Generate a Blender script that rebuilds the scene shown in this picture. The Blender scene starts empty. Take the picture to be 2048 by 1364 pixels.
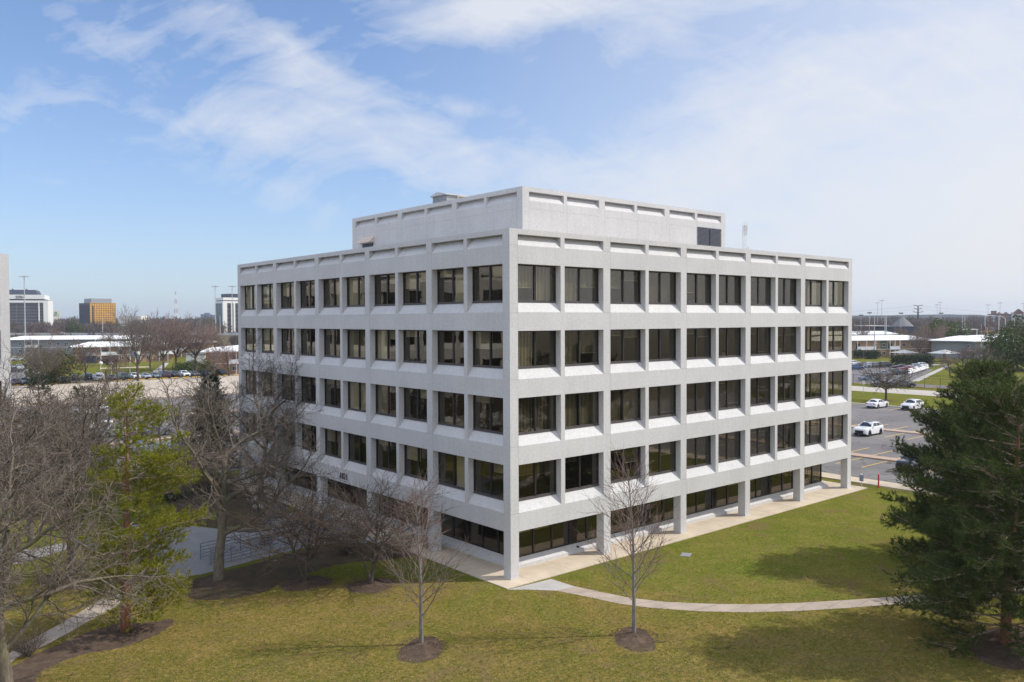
import bpy, math, random
from mathutils import Vector, Matrix
R_ = math.radians
sc = bpy.context.scene
COL = sc.collection
# ------------------------------------------------------------------ camera model (also used to turn surveyed points into ground positions)
CF, CP, CR, CY = 1646.93, .0261, -.0042, .8673
CC = Vector((-29.708, -35.207, 14.741))
FW = Vector((math.cos(CY)*math.cos(CP), math.sin(CY)*math.cos(CP), -math.sin(CP)))
RT = Vector((math.sin(CY), -math.cos(CY), 0)); UP = RT.cross(FW)
RT2 = RT*math.cos(CR)+UP*math.sin(CR); UP2 = -RT*math.sin(CR)+UP*math.cos(CR)
def ray(px, py): return FW + RT2*((px-1024)/CF) - UP2*((py-682)/CF)
def g(px, py, z=0.0):
    d = ray(px, py); return CC + d*((z-CC.z)/d.z)
def at(px, py, D): return CC + ray(px, py)*D
def dist(p): return (Vector(p)-CC).dot(FW)
def hgt(px, pybase, pytop):
    """height of something standing at ground pixel"""
    return (pybase-pytop)*dist(g(px, pybase))/CF
RX = RT.to_2d().normalized()

# ------------------------------------------------------------------ materials
MATS = {}
def newmat(name):
    m = bpy.data.materials.new(name); m.use_nodes = True
    nt = m.node_tree; nt.nodes.clear()
    out = nt.nodes.new('ShaderNodeOutputMaterial')
    MATS[name] = m
    return m, nt, out
def N(nt, t, **kw):
    n = nt.nodes.new(t)
    for k, v in kw.items():
        if k in ('operation', 'blend_type', 'data_type', 'noise_dimensions', 'feature', 'sky_type', 'interpolation', 'vector_type', 'wave_type', 'bands_direction'): setattr(n, k, v)
        else: n.inputs[k].default_value = v
    return n
def L(nt, a, b): nt.links.new(a, b)
def ramp(nt, fac, stops, interp='LINEAR'):
    r = nt.nodes.new('ShaderNodeValToRGB'); r.color_ramp.interpolation = interp
    e = r.color_ramp.elements
    while len(e) < len(stops): e.new(.5)
    for i, (p, c) in enumerate(stops):
        e[i].position = p; e[i].color = (c[0], c[1], c[2], 1) if len(c) == 3 else c
    L(nt, fac, r.inputs[0]); return r.outputs[0]
def coords(nt, kind='Object', scale=(1, 1, 1)):
    tc = nt.nodes.new('ShaderNodeTexCoord'); mp = nt.nodes.new('ShaderNodeMapping')
    mp.inputs['Scale'].default_value = scale
    L(nt, tc.outputs[kind], mp.inputs[0]); return mp.outputs[0]
def noise(nt, vec, sc_, det=4, rough=.6, dist_=0):
    n = nt.nodes.new('ShaderNodeTexNoise')
    n.inputs['Scale'].default_value = sc_; n.inputs['Detail'].default_value = det; n.inputs['Roughness'].default_value = rough; n.inputs['Distortion'].default_value = dist_
    L(nt, vec, n.inputs['Vector']); return n.outputs['Fac']
def mixc(nt, fac, a, b, mode='MIX'):
    m = nt.nodes.new('ShaderNodeMix'); m.data_type = 'RGBA'; m.blend_type = mode
    for sock, v in ((m.inputs[0], fac), (m.inputs[6], a), (m.inputs[7], b)):
        if isinstance(v, (float, int)): sock.default_value = v
        elif isinstance(v, tuple): sock.default_value = (v[0], v[1], v[2], 1)
        else: L(nt, v, sock)
    return m.outputs[2]
def pbsdf(nt, out, col, rough=.8, metal=0, bump=None, bstr=.3, bdist=.02, spec=.3, coat=0):
    b = nt.nodes.new('ShaderNodeBsdfPrincipled')
    if isinstance(col, tuple): b.inputs['Base Color'].default_value = (*col, 1)
    else: L(nt, col, b.inputs['Base Color'])
    if isinstance(rough, (int, float)): b.inputs['Roughness'].default_value = rough
    else: L(nt, rough, b.inputs['Roughness'])
    b.inputs['Metallic'].default_value = metal; b.inputs['Specular IOR Level'].default_value = spec
    b.inputs['Coat Weight'].default_value = coat
    if bump is not None:
        bp = nt.nodes.new('ShaderNodeBump'); bp.inputs['Strength'].default_value = bstr; bp.inputs['Distance'].default_value = bdist
        L(nt, bump, bp.inputs['Height']); L(nt, bp.outputs[0], b.inputs['Normal'])
    L(nt, b.outputs[0], out.inputs[0]); return b
def simple(name, col, rough=.7, metal=0, var=.12, scale=3., spec=.3, kind='Object', bump=0, coat=0):
    m, nt, out = newmat(name)
    v = coords(nt, kind); n = noise(nt, v, scale, 5)
    lo = tuple(c*(1-var) for c in col); hi = tuple(min(1, c*(1+var)) for c in col)
    c = ramp(nt, n, [(.3, lo), (.7, hi)])
    pbsdf(nt, out, c, rough, metal, n if bump else None, bump or .1, .02, spec, coat)
    return m
def concrete():
    m, nt, out = newmat('precast_concrete')
    v = coords(nt)
    big = noise(nt, v, .35, 4, .6); fine = noise(nt, v, 7, 4, .75)
    st = noise(nt, coords(nt, 'Object', (3.2, 3.2, .22)), 1.2, 4, .65)
    c = ramp(nt, big, [(.38, (.505, .498, .500)), (.62, (.572, .564, .566))])
    c = mixc(nt, .30, c, ramp(nt, fine, [(.38, (.385, .378, .380)), (.62, (.665, .655, .658))]))
    c = mixc(nt, .15, c, ramp(nt, st, [(.38, (.45, .44, .43)), (.58, (.58, .57, .56))]), 'MIX')
    pbsdf(nt, out, c, .85, 0, fine, .35, .015, .2)
    return m
def grass():
    m, nt, out = newmat('lawn_grass')
    v = coords(nt)
    a = noise(nt, v, .10, 5, .6, .6); b = noise(nt, v, .36, 5, .62, .5); c = noise(nt, v, 26, 3, .8); d = noise(nt, v, 1.5, 7, .72, .4); e = noise(nt, v, 5.5, 5, .75)
    base = ramp(nt, a, [(.44, (.075, .125, .006)), (.5, (.140, .142, .015)), (.56, (.235, .170, .050))])
    mid = ramp(nt, b, [(.43, (.060, .112, .004)), (.5, (.140, .138, .015)), (.57, (.285, .200, .070))])
    k = mixc(nt, .60, base, mid)
    k = mixc(nt, .40, k, ramp(nt, d, [(.40, (.070, .100, .006)), (.5, (.145, .140, .018)), (.60, (.29, .22, .085))]))
    k = mixc(nt, .36, k, ramp(nt, e, [(.42, (.050, .072, .005)), (.5, (.145, .135, .02)), (.60, (.40, .32, .13))]))
    k = mixc(nt, .36, k, ramp(nt, c, [(.38, (.040, .050, .004)), (.5, (.14, .13, .02)), (.64, (.42, .35, .16))]))
    dp = nt.nodes.new('ShaderNodeVectorMath'); dp.operation = 'DOT_PRODUCT'; L(nt, v, dp.inputs[0]); dp.inputs[1].default_value = (-.707, -.707, 0)
    nz = noise(nt, v, .16, 5, .65, .5); ad = nt.nodes.new('ShaderNodeMath'); ad.operation = 'MULTIPLY_ADD'; L(nt, nz, ad.inputs[0]); ad.inputs[1].default_value = 26; L(nt, dp.outputs['Value'], ad.inputs[2])
    mr = nt.nodes.new('ShaderNodeMapRange'); L(nt, ad.outputs[0], mr.inputs[0]); mr.inputs[1].default_value = 10.5; mr.inputs[2].default_value = 18.5
    k = mixc(nt, 1.0, k, mixc(nt, mr.outputs[0], (.80, .92, .74), (1.04, .90, 1.0)), 'MULTIPLY')      # fresher turf by the walls, drier towards the front
    bare = noise(nt, coords(nt, 'Object', (1, 1, 1)), .30, 8, .78, .8)
    k = mixc(nt, ramp(nt, bare, [(.535, (0, 0, 0)), (.62, (.8, .8, .8))]), k, (.17, .12, .055))
    pbsdf(nt, out, k, .95, 0, d, .6, .10, .0)
    return m
def farground():
    m, nt, out = newmat('far_field_ground')
    v = coords(nt)
    a = noise(nt, v, .008, 6, .65); b = noise(nt, v, .06, 6, .7); c = noise(nt, v, 3, 5, .75)
    k = ramp(nt, a, [(.35, (.085, .085, .038)), (.52, (.115, .095, .06)), (.68, (.14, .115, .08))])
    k = mixc(nt, .45, k, ramp(nt, b, [(.35, (.055, .065, .03)), (.65, (.165, .13, .09))]))
    k = mixc(nt, .3, k, ramp(nt, c, [(.35, (.05, .05, .025)), (.65, (.18, .15, .09))]))
    pbsdf(nt, out, k, .95, 0, c, .5, .05, .1)
    return m
def ground(name, cols, s1=.3, s2=9., rough=.9, cracks=False, bump=.3):
    m, nt, out = newmat(name)
    v = coords(nt)
    a = noise(nt, v, s1, 6, .68, .4); b = noise(nt, v, s2, 5, .75)
    k = ramp(nt, a, [(.32, cols[0]), (.5, cols[1]), (.68, cols[2])])
    dk = tuple(x*.7 for x in cols[0]); lt = tuple(min(1, x*1.25) for x in cols[2])
    k = mixc(nt, .35, k, ramp(nt, b, [(.34, dk), (.68, lt)]))
    if cracks:
        vo = nt.nodes.new('ShaderNodeTexVoronoi'); vo.feature = 'DISTANCE_TO_EDGE'; vo.inputs['Scale'].default_value = .16
        wv = nt.nodes.new('ShaderNodeVectorMath'); wv.operation = 'ADD'
        nn = nt.nodes.new('ShaderNodeTexNoise'); nn.inputs['Scale'].default_value = .6; L(nt, v, nn.inputs['Vector'])
        sc2 = nt.nodes.new('ShaderNodeVectorMath'); sc2.operation = 'SCALE'; sc2.inputs['Scale'].default_value = 3
        L(nt, nn.outputs['Color'], sc2.inputs[0]); L(nt, v, wv.inputs[0]); L(nt, sc2.outputs[0], wv.inputs[1])
        L(nt, wv.outputs[0], vo.inputs['Vector'])
        f = ramp(nt, vo.outputs['Distance'], [(.0, (1, 1, 1)), (.012, (0, 0, 0))])
        k = mixc(nt, f, k, tuple(x*.55 for x in cols[0]))
    pbsdf(nt, out, k, rough, 0, b, bump, .02, .25)
    return m
def glass_mat(name, tint, refl, fac=.2, rough=.01):
    m, nt, out = newmat(name)
    tr = nt.nodes.new('ShaderNodeBsdfTransparent'); tr.inputs[0].default_value = (*tint, 1)
    gl = nt.nodes.new('ShaderNodeBsdfGlossy'); gl.inputs['Color'].default_value = (*refl, 1); gl.inputs['Roughness'].default_value = rough
    n = noise(nt, coords(nt), .9, 2); bp = nt.nodes.new('ShaderNodeBump'); bp.inputs['Strength'].default_value = .06; bp.inputs['Distance'].default_value = .05
    L(nt, n, bp.inputs['Height']); L(nt, bp.outputs[0], gl.inputs['Normal'])
    fr = nt.nodes.new('ShaderNodeLayerWeight'); fr.inputs[0].default_value = .5
    pw = nt.nodes.new('ShaderNodeMath'); pw.operation = 'POWER'; pw.inputs[1].default_value = 5; L(nt, fr.outputs['Facing'], pw.inputs[0])
    mt = nt.nodes.new('ShaderNodeMath'); mt.operation = 'ADD'; mt.use_clamp = True; mt.inputs[1].default_value = fac+.045
    L(nt, pw.outputs[0], mt.inputs[0])
    mx = nt.nodes.new('ShaderNodeMixShader'); L(nt, mt.outputs[0], mx.inputs[0]); L(nt, tr.outputs[0], mx.inputs[1]); L(nt, gl.outputs[0], mx.inputs[2])
    L(nt, mx.outputs[0], out.inputs[0]); return m
def grid_mat(name, base, line, sx, sz, lw=.12, rough=.2, metal=0, var=None, axis='X', spec=.5):
    """curtain wall: brick texture used as a regular grid in object space"""
    m, nt, out = newmat(name)
    tc = nt.nodes.new('ShaderNodeTexCoord'); sp = nt.nodes.new('ShaderNodeSeparateXYZ'); L(nt, tc.outputs['Object'], sp.inputs[0])
    cb = nt.nodes.new('ShaderNodeCombineXYZ')
    ad = nt.nodes.new('ShaderNodeMath'); ad.operation = 'ADD'; L(nt, sp.outputs['X'], ad.inputs[0]); L(nt, sp.outputs['Y'], ad.inputs[1])
    L(nt, ad.outputs[0], cb.inputs[0]); L(nt, sp.outputs['Z'], cb.inputs[1])
    br = nt.nodes.new('ShaderNodeTexBrick'); br.offset = 0; br.squash = 1
    br.inputs['Scale'].default_value = 1; br.inputs['Brick Width'].default_value = sx; br.inputs['Row Height'].default_value = sz
    br.inputs['Mortar Size'].default_value = lw; br.inputs['Bias'].default_value = 0
    b2 = var or tuple(c*.8 for c in base)
    br.inputs['Color1'].default_value = (*base, 1); br.inputs['Color2'].default_value = (*b2, 1); br.inputs['Mortar'].default_value = (*line, 1)
    L(nt, cb.outputs[0], br.inputs['Vector'])
    pbsdf(nt, out, br.outputs['Color'], rough, metal, spec=spec)
    return m
def bark(name, c1, c2, c3=None):
    m, nt, out = newmat(name)
    v = coords(nt, 'Object', (6, 6, 1.6)); a = noise(nt, v, 1.6, 6, .7); b = noise(nt, coords(nt), .8, 4)
    k = ramp(nt, a, [(.32, c1), (.66, c2)])
    if c3: k = mixc(nt, ramp(nt, b, [(.48, (0, 0, 0)), (.62, (1, 1, 1))]), k, c3)
    pbsdf(nt, out, k, .95, 0, a, .7, .04, .1); return m
def leafy(name, c1, c2, c3):
    m, nt, out = newmat(name)
    a = noise(nt, coords(nt), 1.3, 4, .7); b = noise(nt, coords(nt), 9, 3)
    k = ramp(nt, a, [(.32, c1), (.5, c2), (.68, c3)])
    k = mixc(nt, .35, k, ramp(nt, b, [(.3, tuple(x*.6 for x in c1)), (.7, tuple(x*1.3 for x in c3))]))
    bs = nt.nodes.new('ShaderNodeBsdfPrincipled'); L(nt, k, bs.inputs['Base Color']); bs.inputs['Roughness'].default_value = .6; bs.inputs['Specular IOR Level'].default_value = .25
    tl = nt.nodes.new('ShaderNodeBsdfTranslucent'); L(nt, k, tl.inputs[0])
    mx = nt.nodes.new('ShaderNodeMixShader'); mx.inputs[0].default_value = .22
    L(nt, bs.outputs[0], mx.inputs[1]); L(nt, tl.outputs[0], mx.inputs[2]); L(nt, mx.outputs[0], out.inputs[0]); return m

concrete()
simple('joint_sealant', (.30, .30, .30), .9)
simple('path_concrete', (.37, .305, .25), .9, var=.16, scale=1.2, bump=.15)
simple('walk_concrete', (.53, .445, .34), .9, var=.13, scale=.7, bump=.15)
simple('grey_walk', (.40, .38, .36), .9, var=.14, scale=.9, bump=.15)
simple('median_concrete', (.42, .31, .24), .9, var=.12, scale=1.1, bump=.15)
simple('kerb_concrete', (.50, .46, .40), .9, var=.12, scale=1.5)
simple('joint_dark', (.16, .14, .12), .95)
grass(); farground()
ground('asphalt', [(.11, .103, .105), (.165, .153, .152), (.225, .212, .205)], .12, 10, .9, True)
ground('old_asphalt', [(.135, .125, .130), (.165, .155, .16), (.19, .18, .185)], .2, 8, .9, True)
ground('tan_pavement', [(.40, .34, .27), (.48, .41, .335), (.54, .47, .39)], .08, 3, .9, True)
ground('drive_concrete', [(.36, .33, .29), (.42, .385, .345), (.48, .44, .40)], .15, 4, .9, False)
ground('mulch', [(.045, .029, .020), (.085, .055, .038), (.14, .10, .07)], 2.2, 16, 1, False, 1.)
ground('bed_soil', [(.040, .026, .018), (.075, .050, .033), (.10, .085, .035)], .9, 14, 1, False, 1.)
ground('plaza_paving', [(.225, .22, .22), (.265, .26, .258), (.30, .295, .29)], .5, 6, .9)
simple('yellow_paint', (.62, .42, .12), .8, var=.2, scale=2.5)
simple('stop_yellow', (.78, .48, .03), .7)
simple('white_paint', (.75, .75, .73), .7, var=.08)
simple('frame_black', (.022, .02, .02), .45, var=.1, spec=.4)
simple('frame_sill', (.085, .075, .075), .5)
simple('blind_fabric', (.68, .66, .53), .9, var=.06, scale=.8)
simple('blind_grey', (.46, .45, .40), .9, var=.06, scale=.8)
simple('blind_dark', (.30, .28, .22), .9, var=.06, scale=.8)
simple('hill_wood', (.030, .040, .052), .95, var=.25, scale=.01)
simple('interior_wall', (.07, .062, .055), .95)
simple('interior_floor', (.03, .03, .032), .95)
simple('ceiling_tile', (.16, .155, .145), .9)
simple('desk_wood', (.22, .15, .09), .6)
glass_mat('bronze_glass', (.63, .60, .52), (1, .93, .80), .08)
glass_mat('ribbon_glass', (.45, .42, .34), (1, .92, .78), .05)
simple('roof_gravel', (.42, .40, .37), .95, var=.15, scale=6)
simple('louver_metal', (.055, .065, .10), .5)
simple('metal_grey', (.33, .34, .36), .5, metal=.4)
simple('galvanised', (.50, .50, .50), .5, metal=.2)
simple('metal_pinkish', (.62, .50, .42), .6)
simple('pole_grey', (.42, .43, .44), .6)
simple('pole_dark', (.05, .05, .055), .6)
simple('rail_metal', (.17, .22, .29), .5, metal=.1)
simple('red_paint', (.55, .035, .02), .5)
simple('mast_red', (.40, .22, .19), .6)
simple('tan_brick_plain', (.40, .24, .13), .9)
grid_mat('tan_brick', (.40, .25, .145), (.36, .25, .17), .5, .2, .02, .9, 0, (.33, .20, .115), spec=.1)
grid_mat('brown_brick', (.17, .075, .06), (.12, .06, .055), .8, .4, .03, .9, 0, (.13, .06, .05), spec=.1)
simple('white_roof', (.86, .86, .87), .6, var=.05, scale=.4)
simple('white_trim', (.74, .75, .77), .6, var=.05)
simple('green_siding', (.10, .15, .085), .8)
simple('grey_siding', (.24, .25, .26), .8)
simple('grey_shingle', (.17, .17, .18), .9)
simple('cream_wall', (.66, .62, .56), .8, var=.04)
simple('teal_green', (.0, .22, .16), .6)
simple('sign_green', (.04, .30, .13), .6)
simple('lettering', (.035, .035, .04), .6)
simple('far_dark', (.035, .045, .075), .5)
simple('stone_grey', (.40, .38, .36), .9, bump=.4)
simple('salt_dome_grey', (.17, .17, .175), .9, var=.15, scale=.15)
simple('house_window', (.035, .045, .055), .15, spec=.6)
grid_mat('dark_curtain', (.030, .034, .045), (.12, .11, .105), 600, 3.4, .40, .25, 0, (.028, .032, .05))
grid_mat('teal_curtain', (.02, .06, .09), (.012, .03, .05), 2.0, 3.4, .2, .12, .0, (.015, .075, .075))
grid_mat('gold_curtain', (.95, .52, .13), (.25, .12, .03), 2.2, 2.3, .22, .06, 1, (.85, .45, .10))
grid_mat('slate_curtain', (.035, .048, .075), (.022, .03, .045), 2.2, 2.3, .2, .15, 0, (.025, .035, .06))
grid_mat('blue_block', (.13, .18, .27), (.07, .10, .17), 4, 4, .8, .6, 0, (.10, .14, .23))
bark('bark_grey', (.095, .08, .062), (.22, .19, .15), (.16, .155, .085))
bark('bark_dark', (.055, .045, .036), (.13, .105, .085), (.10, .095, .055))
bark('bark_sapling', (.12, .105, .095), (.25, .225, .205))
bark('bark_pine', (.16, .075, .04), (.34, .17, .10), (.13, .085, .06))
bark('bark_pine_limb', (.22, .16, .12), (.42, .33, .26))
bark('twig_grey', (.080, .066, .054), (.205, .172, .142))
bark('twig_brown', (.080, .062, .050), (.175, .14, .115))
bark('twig_dark', (.055, .04, .033), (.135, .105, .085))
bark('twig_sapling', (.13, .10, .085), (.25, .21, .185))
bark('twig_red', (.17, .065, .05), (.23, .12, .10))
bark('twig_far', (.15, .10, .085), (.25, .185, .16))
bark('twig_far_grey', (.10, .085, .075), (.20, .17, .15))
leafy('needles_dark', (.032, .056, .014), (.056, .086, .017), (.100, .122, .026))
leafy('needles_bright', (.095, .115, .008), (.185, .200, .010), (.280, .270, .018))
leafy('tuft_green', (.06, .10, .006), (.12, .13, .02), (.30, .24, .09))
simple('dead_leaf', (.34, .24, .13), .9, var=.4, scale=20)
leafy('needles_spruce', (.018, .035, .022), (.030, .050, .030), (.045, .068, .038))
leafy('hedge_green', (.018, .032, .014), (.028, .048, .02), (.045, .062, .028))
leafy('olive_leaf', (.07, .07, .025), (.10, .095, .03), (.13, .12, .045))
leafy('red_flower', (.35, .05, .02), (.45, .09, .04), (.5, .15, .06))
leafy('far_wood_leaf', (.075, .055, .05), (.11, .08, .07), (.14, .105, .09))
leafy('far_wood_green', (.03, .045, .03), (.045, .06, .04), (.06, .07, .05))
simple('tyre_rubber', (.018, .018, .018), .85)
simple('rim_metal', (.35, .35, .36), .35, metal=.7)
simple('rim_black', (.03, .03, .03), .35, metal=.3)
simple('car_glass', (.015, .022, .032), .06, spec=.8)
simple('headlamp', (.55, .6, .65), .1, spec=.8)
simple('tail_lamp', (.45, .02, .015), .2, spec=.6)
simple('black_trim', (.015, .015, .016), .5)
simple('plate_white', (.55, .6, .68), .5)
PAINT = {'white': (.76, .77, .80), 'silver': (.36, .39, .43), 'grey': (.13, .14, .155), 'black': (.012, .013, .016), 'blue': (.02, .05, .15), 'light_blue': (.22, .29, .38),
         'red': (.20, .015, .015), 'maroon': (.06, .012, .025), 'teal': (.01, .06, .08), 'dark_blue': (.012, .02, .05), 'charcoal': (.045, .05, .055)}
for k, c in PAINT.items(): simple('paint_'+k, c, .28, var=.02, coat=.8, spec=.5)
M = MATS

# ------------------------------------------------------------------ object helpers
def tag(o, label=None, cat=None, group=None, kind=None):
    if label: o['label'] = label
    if cat: o['category'] = cat
    if group: o['group'] = group
    if kind: o['kind'] = kind
    return o
def empty(name, loc, rz=0, label=None, cat=None, group=None):
    o = bpy.data.objects.new(name, None); COL.objects.link(o); o.location = loc; o.rotation_euler = (0, 0, rz)
    o.empty_display_size = .3
    return tag(o, label, cat, group)
class MB:
    def __init__(s): s.v = []; s.f = []; s.m = []; s.cur = 0
    def vert(s, p): s.v.append((p[0], p[1], p[2])); return len(s.v)-1
    def face(s, idx, m=None): s.f.append(tuple(idx)); s.m.append(s.cur if m is None else m)
    def quad(s, a, b, c, d, m=None):
        i = len(s.v); s.v += [tuple(a), tuple(b), tuple(c), tuple(d)]; s.face((i, i+1, i+2, i+3), m)
    def poly(s, pts, m=None):
        i = len(s.v); s.v += [tuple(p) for p in pts]; s.face(range(i, i+len(pts)), m)
    def box(s, x0, y0, z0, x1, y1, z1, m=None):
        if x0 > x1: x0, x1 = x1, x0
        if y0 > y1: y0, y1 = y1, y0
        i = len(s.v)
        s.v += [(x0, y0, z0), (x1, y0, z0), (x1, y1, z0), (x0, y1, z0), (x0, y0, z1), (x1, y0, z1), (x1, y1, z1), (x0, y1, z1)]
        for f in ((0, 3, 2, 1), (4, 5, 6, 7), (0, 1, 5, 4), (1, 2, 6, 5), (2, 3, 7, 6), (3, 0, 4, 7)): s.face([i+k for k in f], m)
    def bar(s, a, b, w, h, m=None):
        """rectangular bar from a to b"""
        a = Vector(a); b = Vector(b); d = (b-a).normalized()
        sd = d.cross(Vector((0, 0, 1)))
        if sd.length < 1e-4: sd = Vector((1, 0, 0))
        sd.normalize(); up = sd.cross(d)
        i = len(s.v)
        for p in (a, b):
            for k, l in ((-1, -1), (1, -1), (1, 1), (-1, 1)): s.v.append(tuple(p+sd*(k*w/2)+up*(l*h/2)))
        for f in ((0, 3, 2, 1), (4, 5, 6, 7), (0, 1, 5, 4), (1, 2, 6, 5), (2, 3, 7, 6), (3, 0, 4, 7)): s.face([i+k for k in f], m)
    def tube(s, pts, rs, n=6, m=None, cap=True):
        prev = None; P = [Vector(p) for p in pts]; up = Vector((0, 0, 1)); u = None
        for k, p in enumerate(P):
            d = (P[min(k+1, len(P)-1)]-P[max(k-1, 0)])
            if d.length < 1e-9: d = Vector((0, 0, 1))
            d.normalize()
            if u is None:
                u = d.cross(up if abs(d.z) < .95 else Vector((1, 0, 0))); u.normalize()
            else:
                u = u - d*u.dot(d)
                if u.length < 1e-6: u = d.cross(Vector((1, 0, 0)))
                u.normalize()
            w = d.cross(u); i = len(s.v); r = rs[k]
            for j in range(n):
                a = 2*math.pi*j/n; q = p+(u*math.cos(a)+w*math.sin(a))*r; s.v.append((q.x, q.y, q.z))
            if prev is not None:
                for j in range(n): s.face((prev+j, prev+(j+1) % n, i+(j+1) % n, i+j), m)
            elif cap and n > 3: s.face([i+j for j in range(n)][::-1], m)
            prev = i
        if cap and n > 3: s.face([prev+j for j in range(n)], m)
    def build(s, name, mats, parent=None, smooth=False, loc=None):
        me = bpy.data.meshes.new(name); me.from_pydata(s.v, [], s.f)
        if not isinstance(mats, (list, tuple)): mats = [mats]
        for m in mats: me.materials.append(MATS[m] if isinstance(m, str) else m)
        if any(s.m): me.polygons.foreach_set('material_index', s.m)
        if smooth: me.polygons.foreach_set('use_smooth', [True]*len(s.f))
        me.update()
        o = bpy.data.objects.new(name, me); COL.objects.link(o)
        if parent: o.parent = parent
        if loc: o.location = loc
        return o
def copy_tree(o, parent=None):
    c = o.copy(); COL.objects.link(c)
    if parent: c.parent = parent
    for ch in o.children: copy_tree(ch, c)
    return c
def struct(o): o['kind'] = 'structure'; return o
def sheet(name, pts, mat, z, kind='structure'):
    m = MB(); m.poly([(p[0], p[1], z) for p in pts])
    o = m.build(name, mat)
    if m.f and o.data.polygons[0].normal.z < 0: o.data.flip_normals()
    o['kind'] = kind; return o
def gp(pts): return [g(*p).to_2d() for p in pts]
def smooth_poly(pts, n=4):
    out = []; k = len(pts)
    for i in range(k):
        p0, p1, p2, p3 = [Vector(pts[(i+j-1) % k]) for j in range(4)]
        for t in range(n):
            t /= n
            out.append(.5*((2*p1)+(p2-p0)*t+(2*p0-5*p1+4*p2-p3)*t*t+(3*p1-p0-3*p2+p3)*t*t*t))
    return out
def text_mesh(name, body, size, mat, parent=None, matrix=None, ext=.03):
    cu = bpy.data.curves.new(name+'_c', 'FONT'); cu.body = body; cu.size = size; cu.extrude = ext; cu.align_x = 'CENTER'
    cu.resolution_u = 3
    o = bpy.data.objects.new(name+'_t', cu); COL.objects.link(o)
    bpy.context.view_layer.update()
    me = bpy.data.meshes.new_from_object(o.evaluated_get(bpy.context.evaluated_depsgraph_get()))
    bpy.data.objects.remove(o); me.name = name
    me.materials.clear(); me.materials.append(M[mat])
    r = bpy.data.objects.new(name, me); COL.objects.link(r)
    if parent: r.parent = parent
    if matrix: r.matrix_local = matrix
    return r
# ------------------------------------------------------------------ light, sky, camera
SUN_EL, SUN_AZ = R_(43), math.atan2(-.60, .80)      # towards the sun, from +X
sd = Vector((math.cos(SUN_EL)*math.cos(SUN_AZ), math.cos(SUN_EL)*math.sin(SUN_AZ), math.sin(SUN_EL)))
sl = bpy.data.lights.new('sun', 'SUN'); sl.energy = 3.7; sl.angle = R_(.7); sl.color = (1, .95, .87)
so = bpy.data.objects.new('sun', sl); COL.objects.link(so); so.rotation_euler = (-sd).to_track_quat('-Z', 'Y').to_euler(); so.location = sd*200
w = bpy.data.worlds.new('World'); sc.world = w; w.use_nodes = True
nt = w.node_tree; nt.nodes.clear()
wo = nt.nodes.new('ShaderNodeOutputWorld'); bg = nt.nodes.new('ShaderNodeBackground'); bg.inputs[1].default_value = .148
L(nt, bg.outputs[0], wo.inputs[0])
sky = nt.nodes.new('ShaderNodeTexSky'); sky.sky_type = 'NISHITA'; sky.sun_disc = False
sky.sun_elevation = SUN_EL; sky.sun_rotation = math.atan2(sd.x, sd.y); sky.air_density = 1.0; sky.dust_density = .6; sky.ozone_density = 2.2; sky.altitude = 200
tc = nt.nodes.new('ShaderNodeTexCoord'); sp = nt.nodes.new('ShaderNodeSeparateXYZ'); L(nt, tc.outputs['Generated'], sp.inputs[0])
def MA(op, a, b=0, clamp=False):
    n = nt.nodes.new('ShaderNodeMath'); n.operation = op; n.use_clamp = clamp
    for i, v in enumerate((a, b)):
        if isinstance(v, (int, float)): n.inputs[i].default_value = v
        else: L(nt, v, n.inputs[i])
    return n.outputs[0]
def DOT(v):
    n = nt.nodes.new('ShaderNodeVectorMath'); n.operation = 'DOT_PRODUCT'; L(nt, tc.outputs['Generated'], n.inputs[0]); n.inputs[1].default_value = v; return n.outputs['Value']
hf = MA('MAXIMUM', MA('ABSOLUTE', DOT((FW.x, FW.y, 0))), .22)
rt_ = DOT((RX.x, RX.y, 0))
s_ax = MA('DIVIDE', rt_, hf); t_ax = MA('DIVIDE', sp.outputs['Z'], hf)       # bearing and height over the horizon
cb = nt.nodes.new('ShaderNodeCombineXYZ'); L(nt, s_ax, cb.inputs[0]); L(nt, t_ax, cb.inputs[1])
wv = nt.nodes.new('ShaderNodeTexNoise'); wv.inputs['Scale'].default_value = 3.2; wv.inputs['Detail'].default_value = 4; L(nt, cb.outputs[0], wv.inputs['Vector'])
vs = nt.nodes.new('ShaderNodeVectorMath'); vs.operation = 'SUBTRACT'; L(nt, wv.outputs['Color'], vs.inputs[0]); vs.inputs[1].default_value = (.5, .5, .5)
vm = nt.nodes.new('ShaderNodeVectorMath'); vm.operation = 'MULTIPLY_ADD'; L(nt, vs.outputs[0], vm.inputs[0]); vm.inputs[1].default_value = (.17, .11, 0); L(nt, cb.outputs[0], vm.inputs[2])
sx_ = nt.nodes.new('ShaderNodeSeparateXYZ'); L(nt, vm.outputs[0], sx_.inputs[0])
def cloud(rot, sx, sy, s, det, rgh, dst):
    mp = nt.nodes.new('ShaderNodeMapping'); mp.inputs['Rotation'].default_value = (0, 0, rot)
    L(nt, vm.outputs[0], mp.inputs[0]); m2 = nt.nodes.new('ShaderNodeMapping'); m2.inputs['Scale'].default_value = (sx, sy, 1); L(nt, mp.outputs[0], m2.inputs[0])
    return noise(nt, m2.outputs[0], s, det, rgh, dst)
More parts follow.
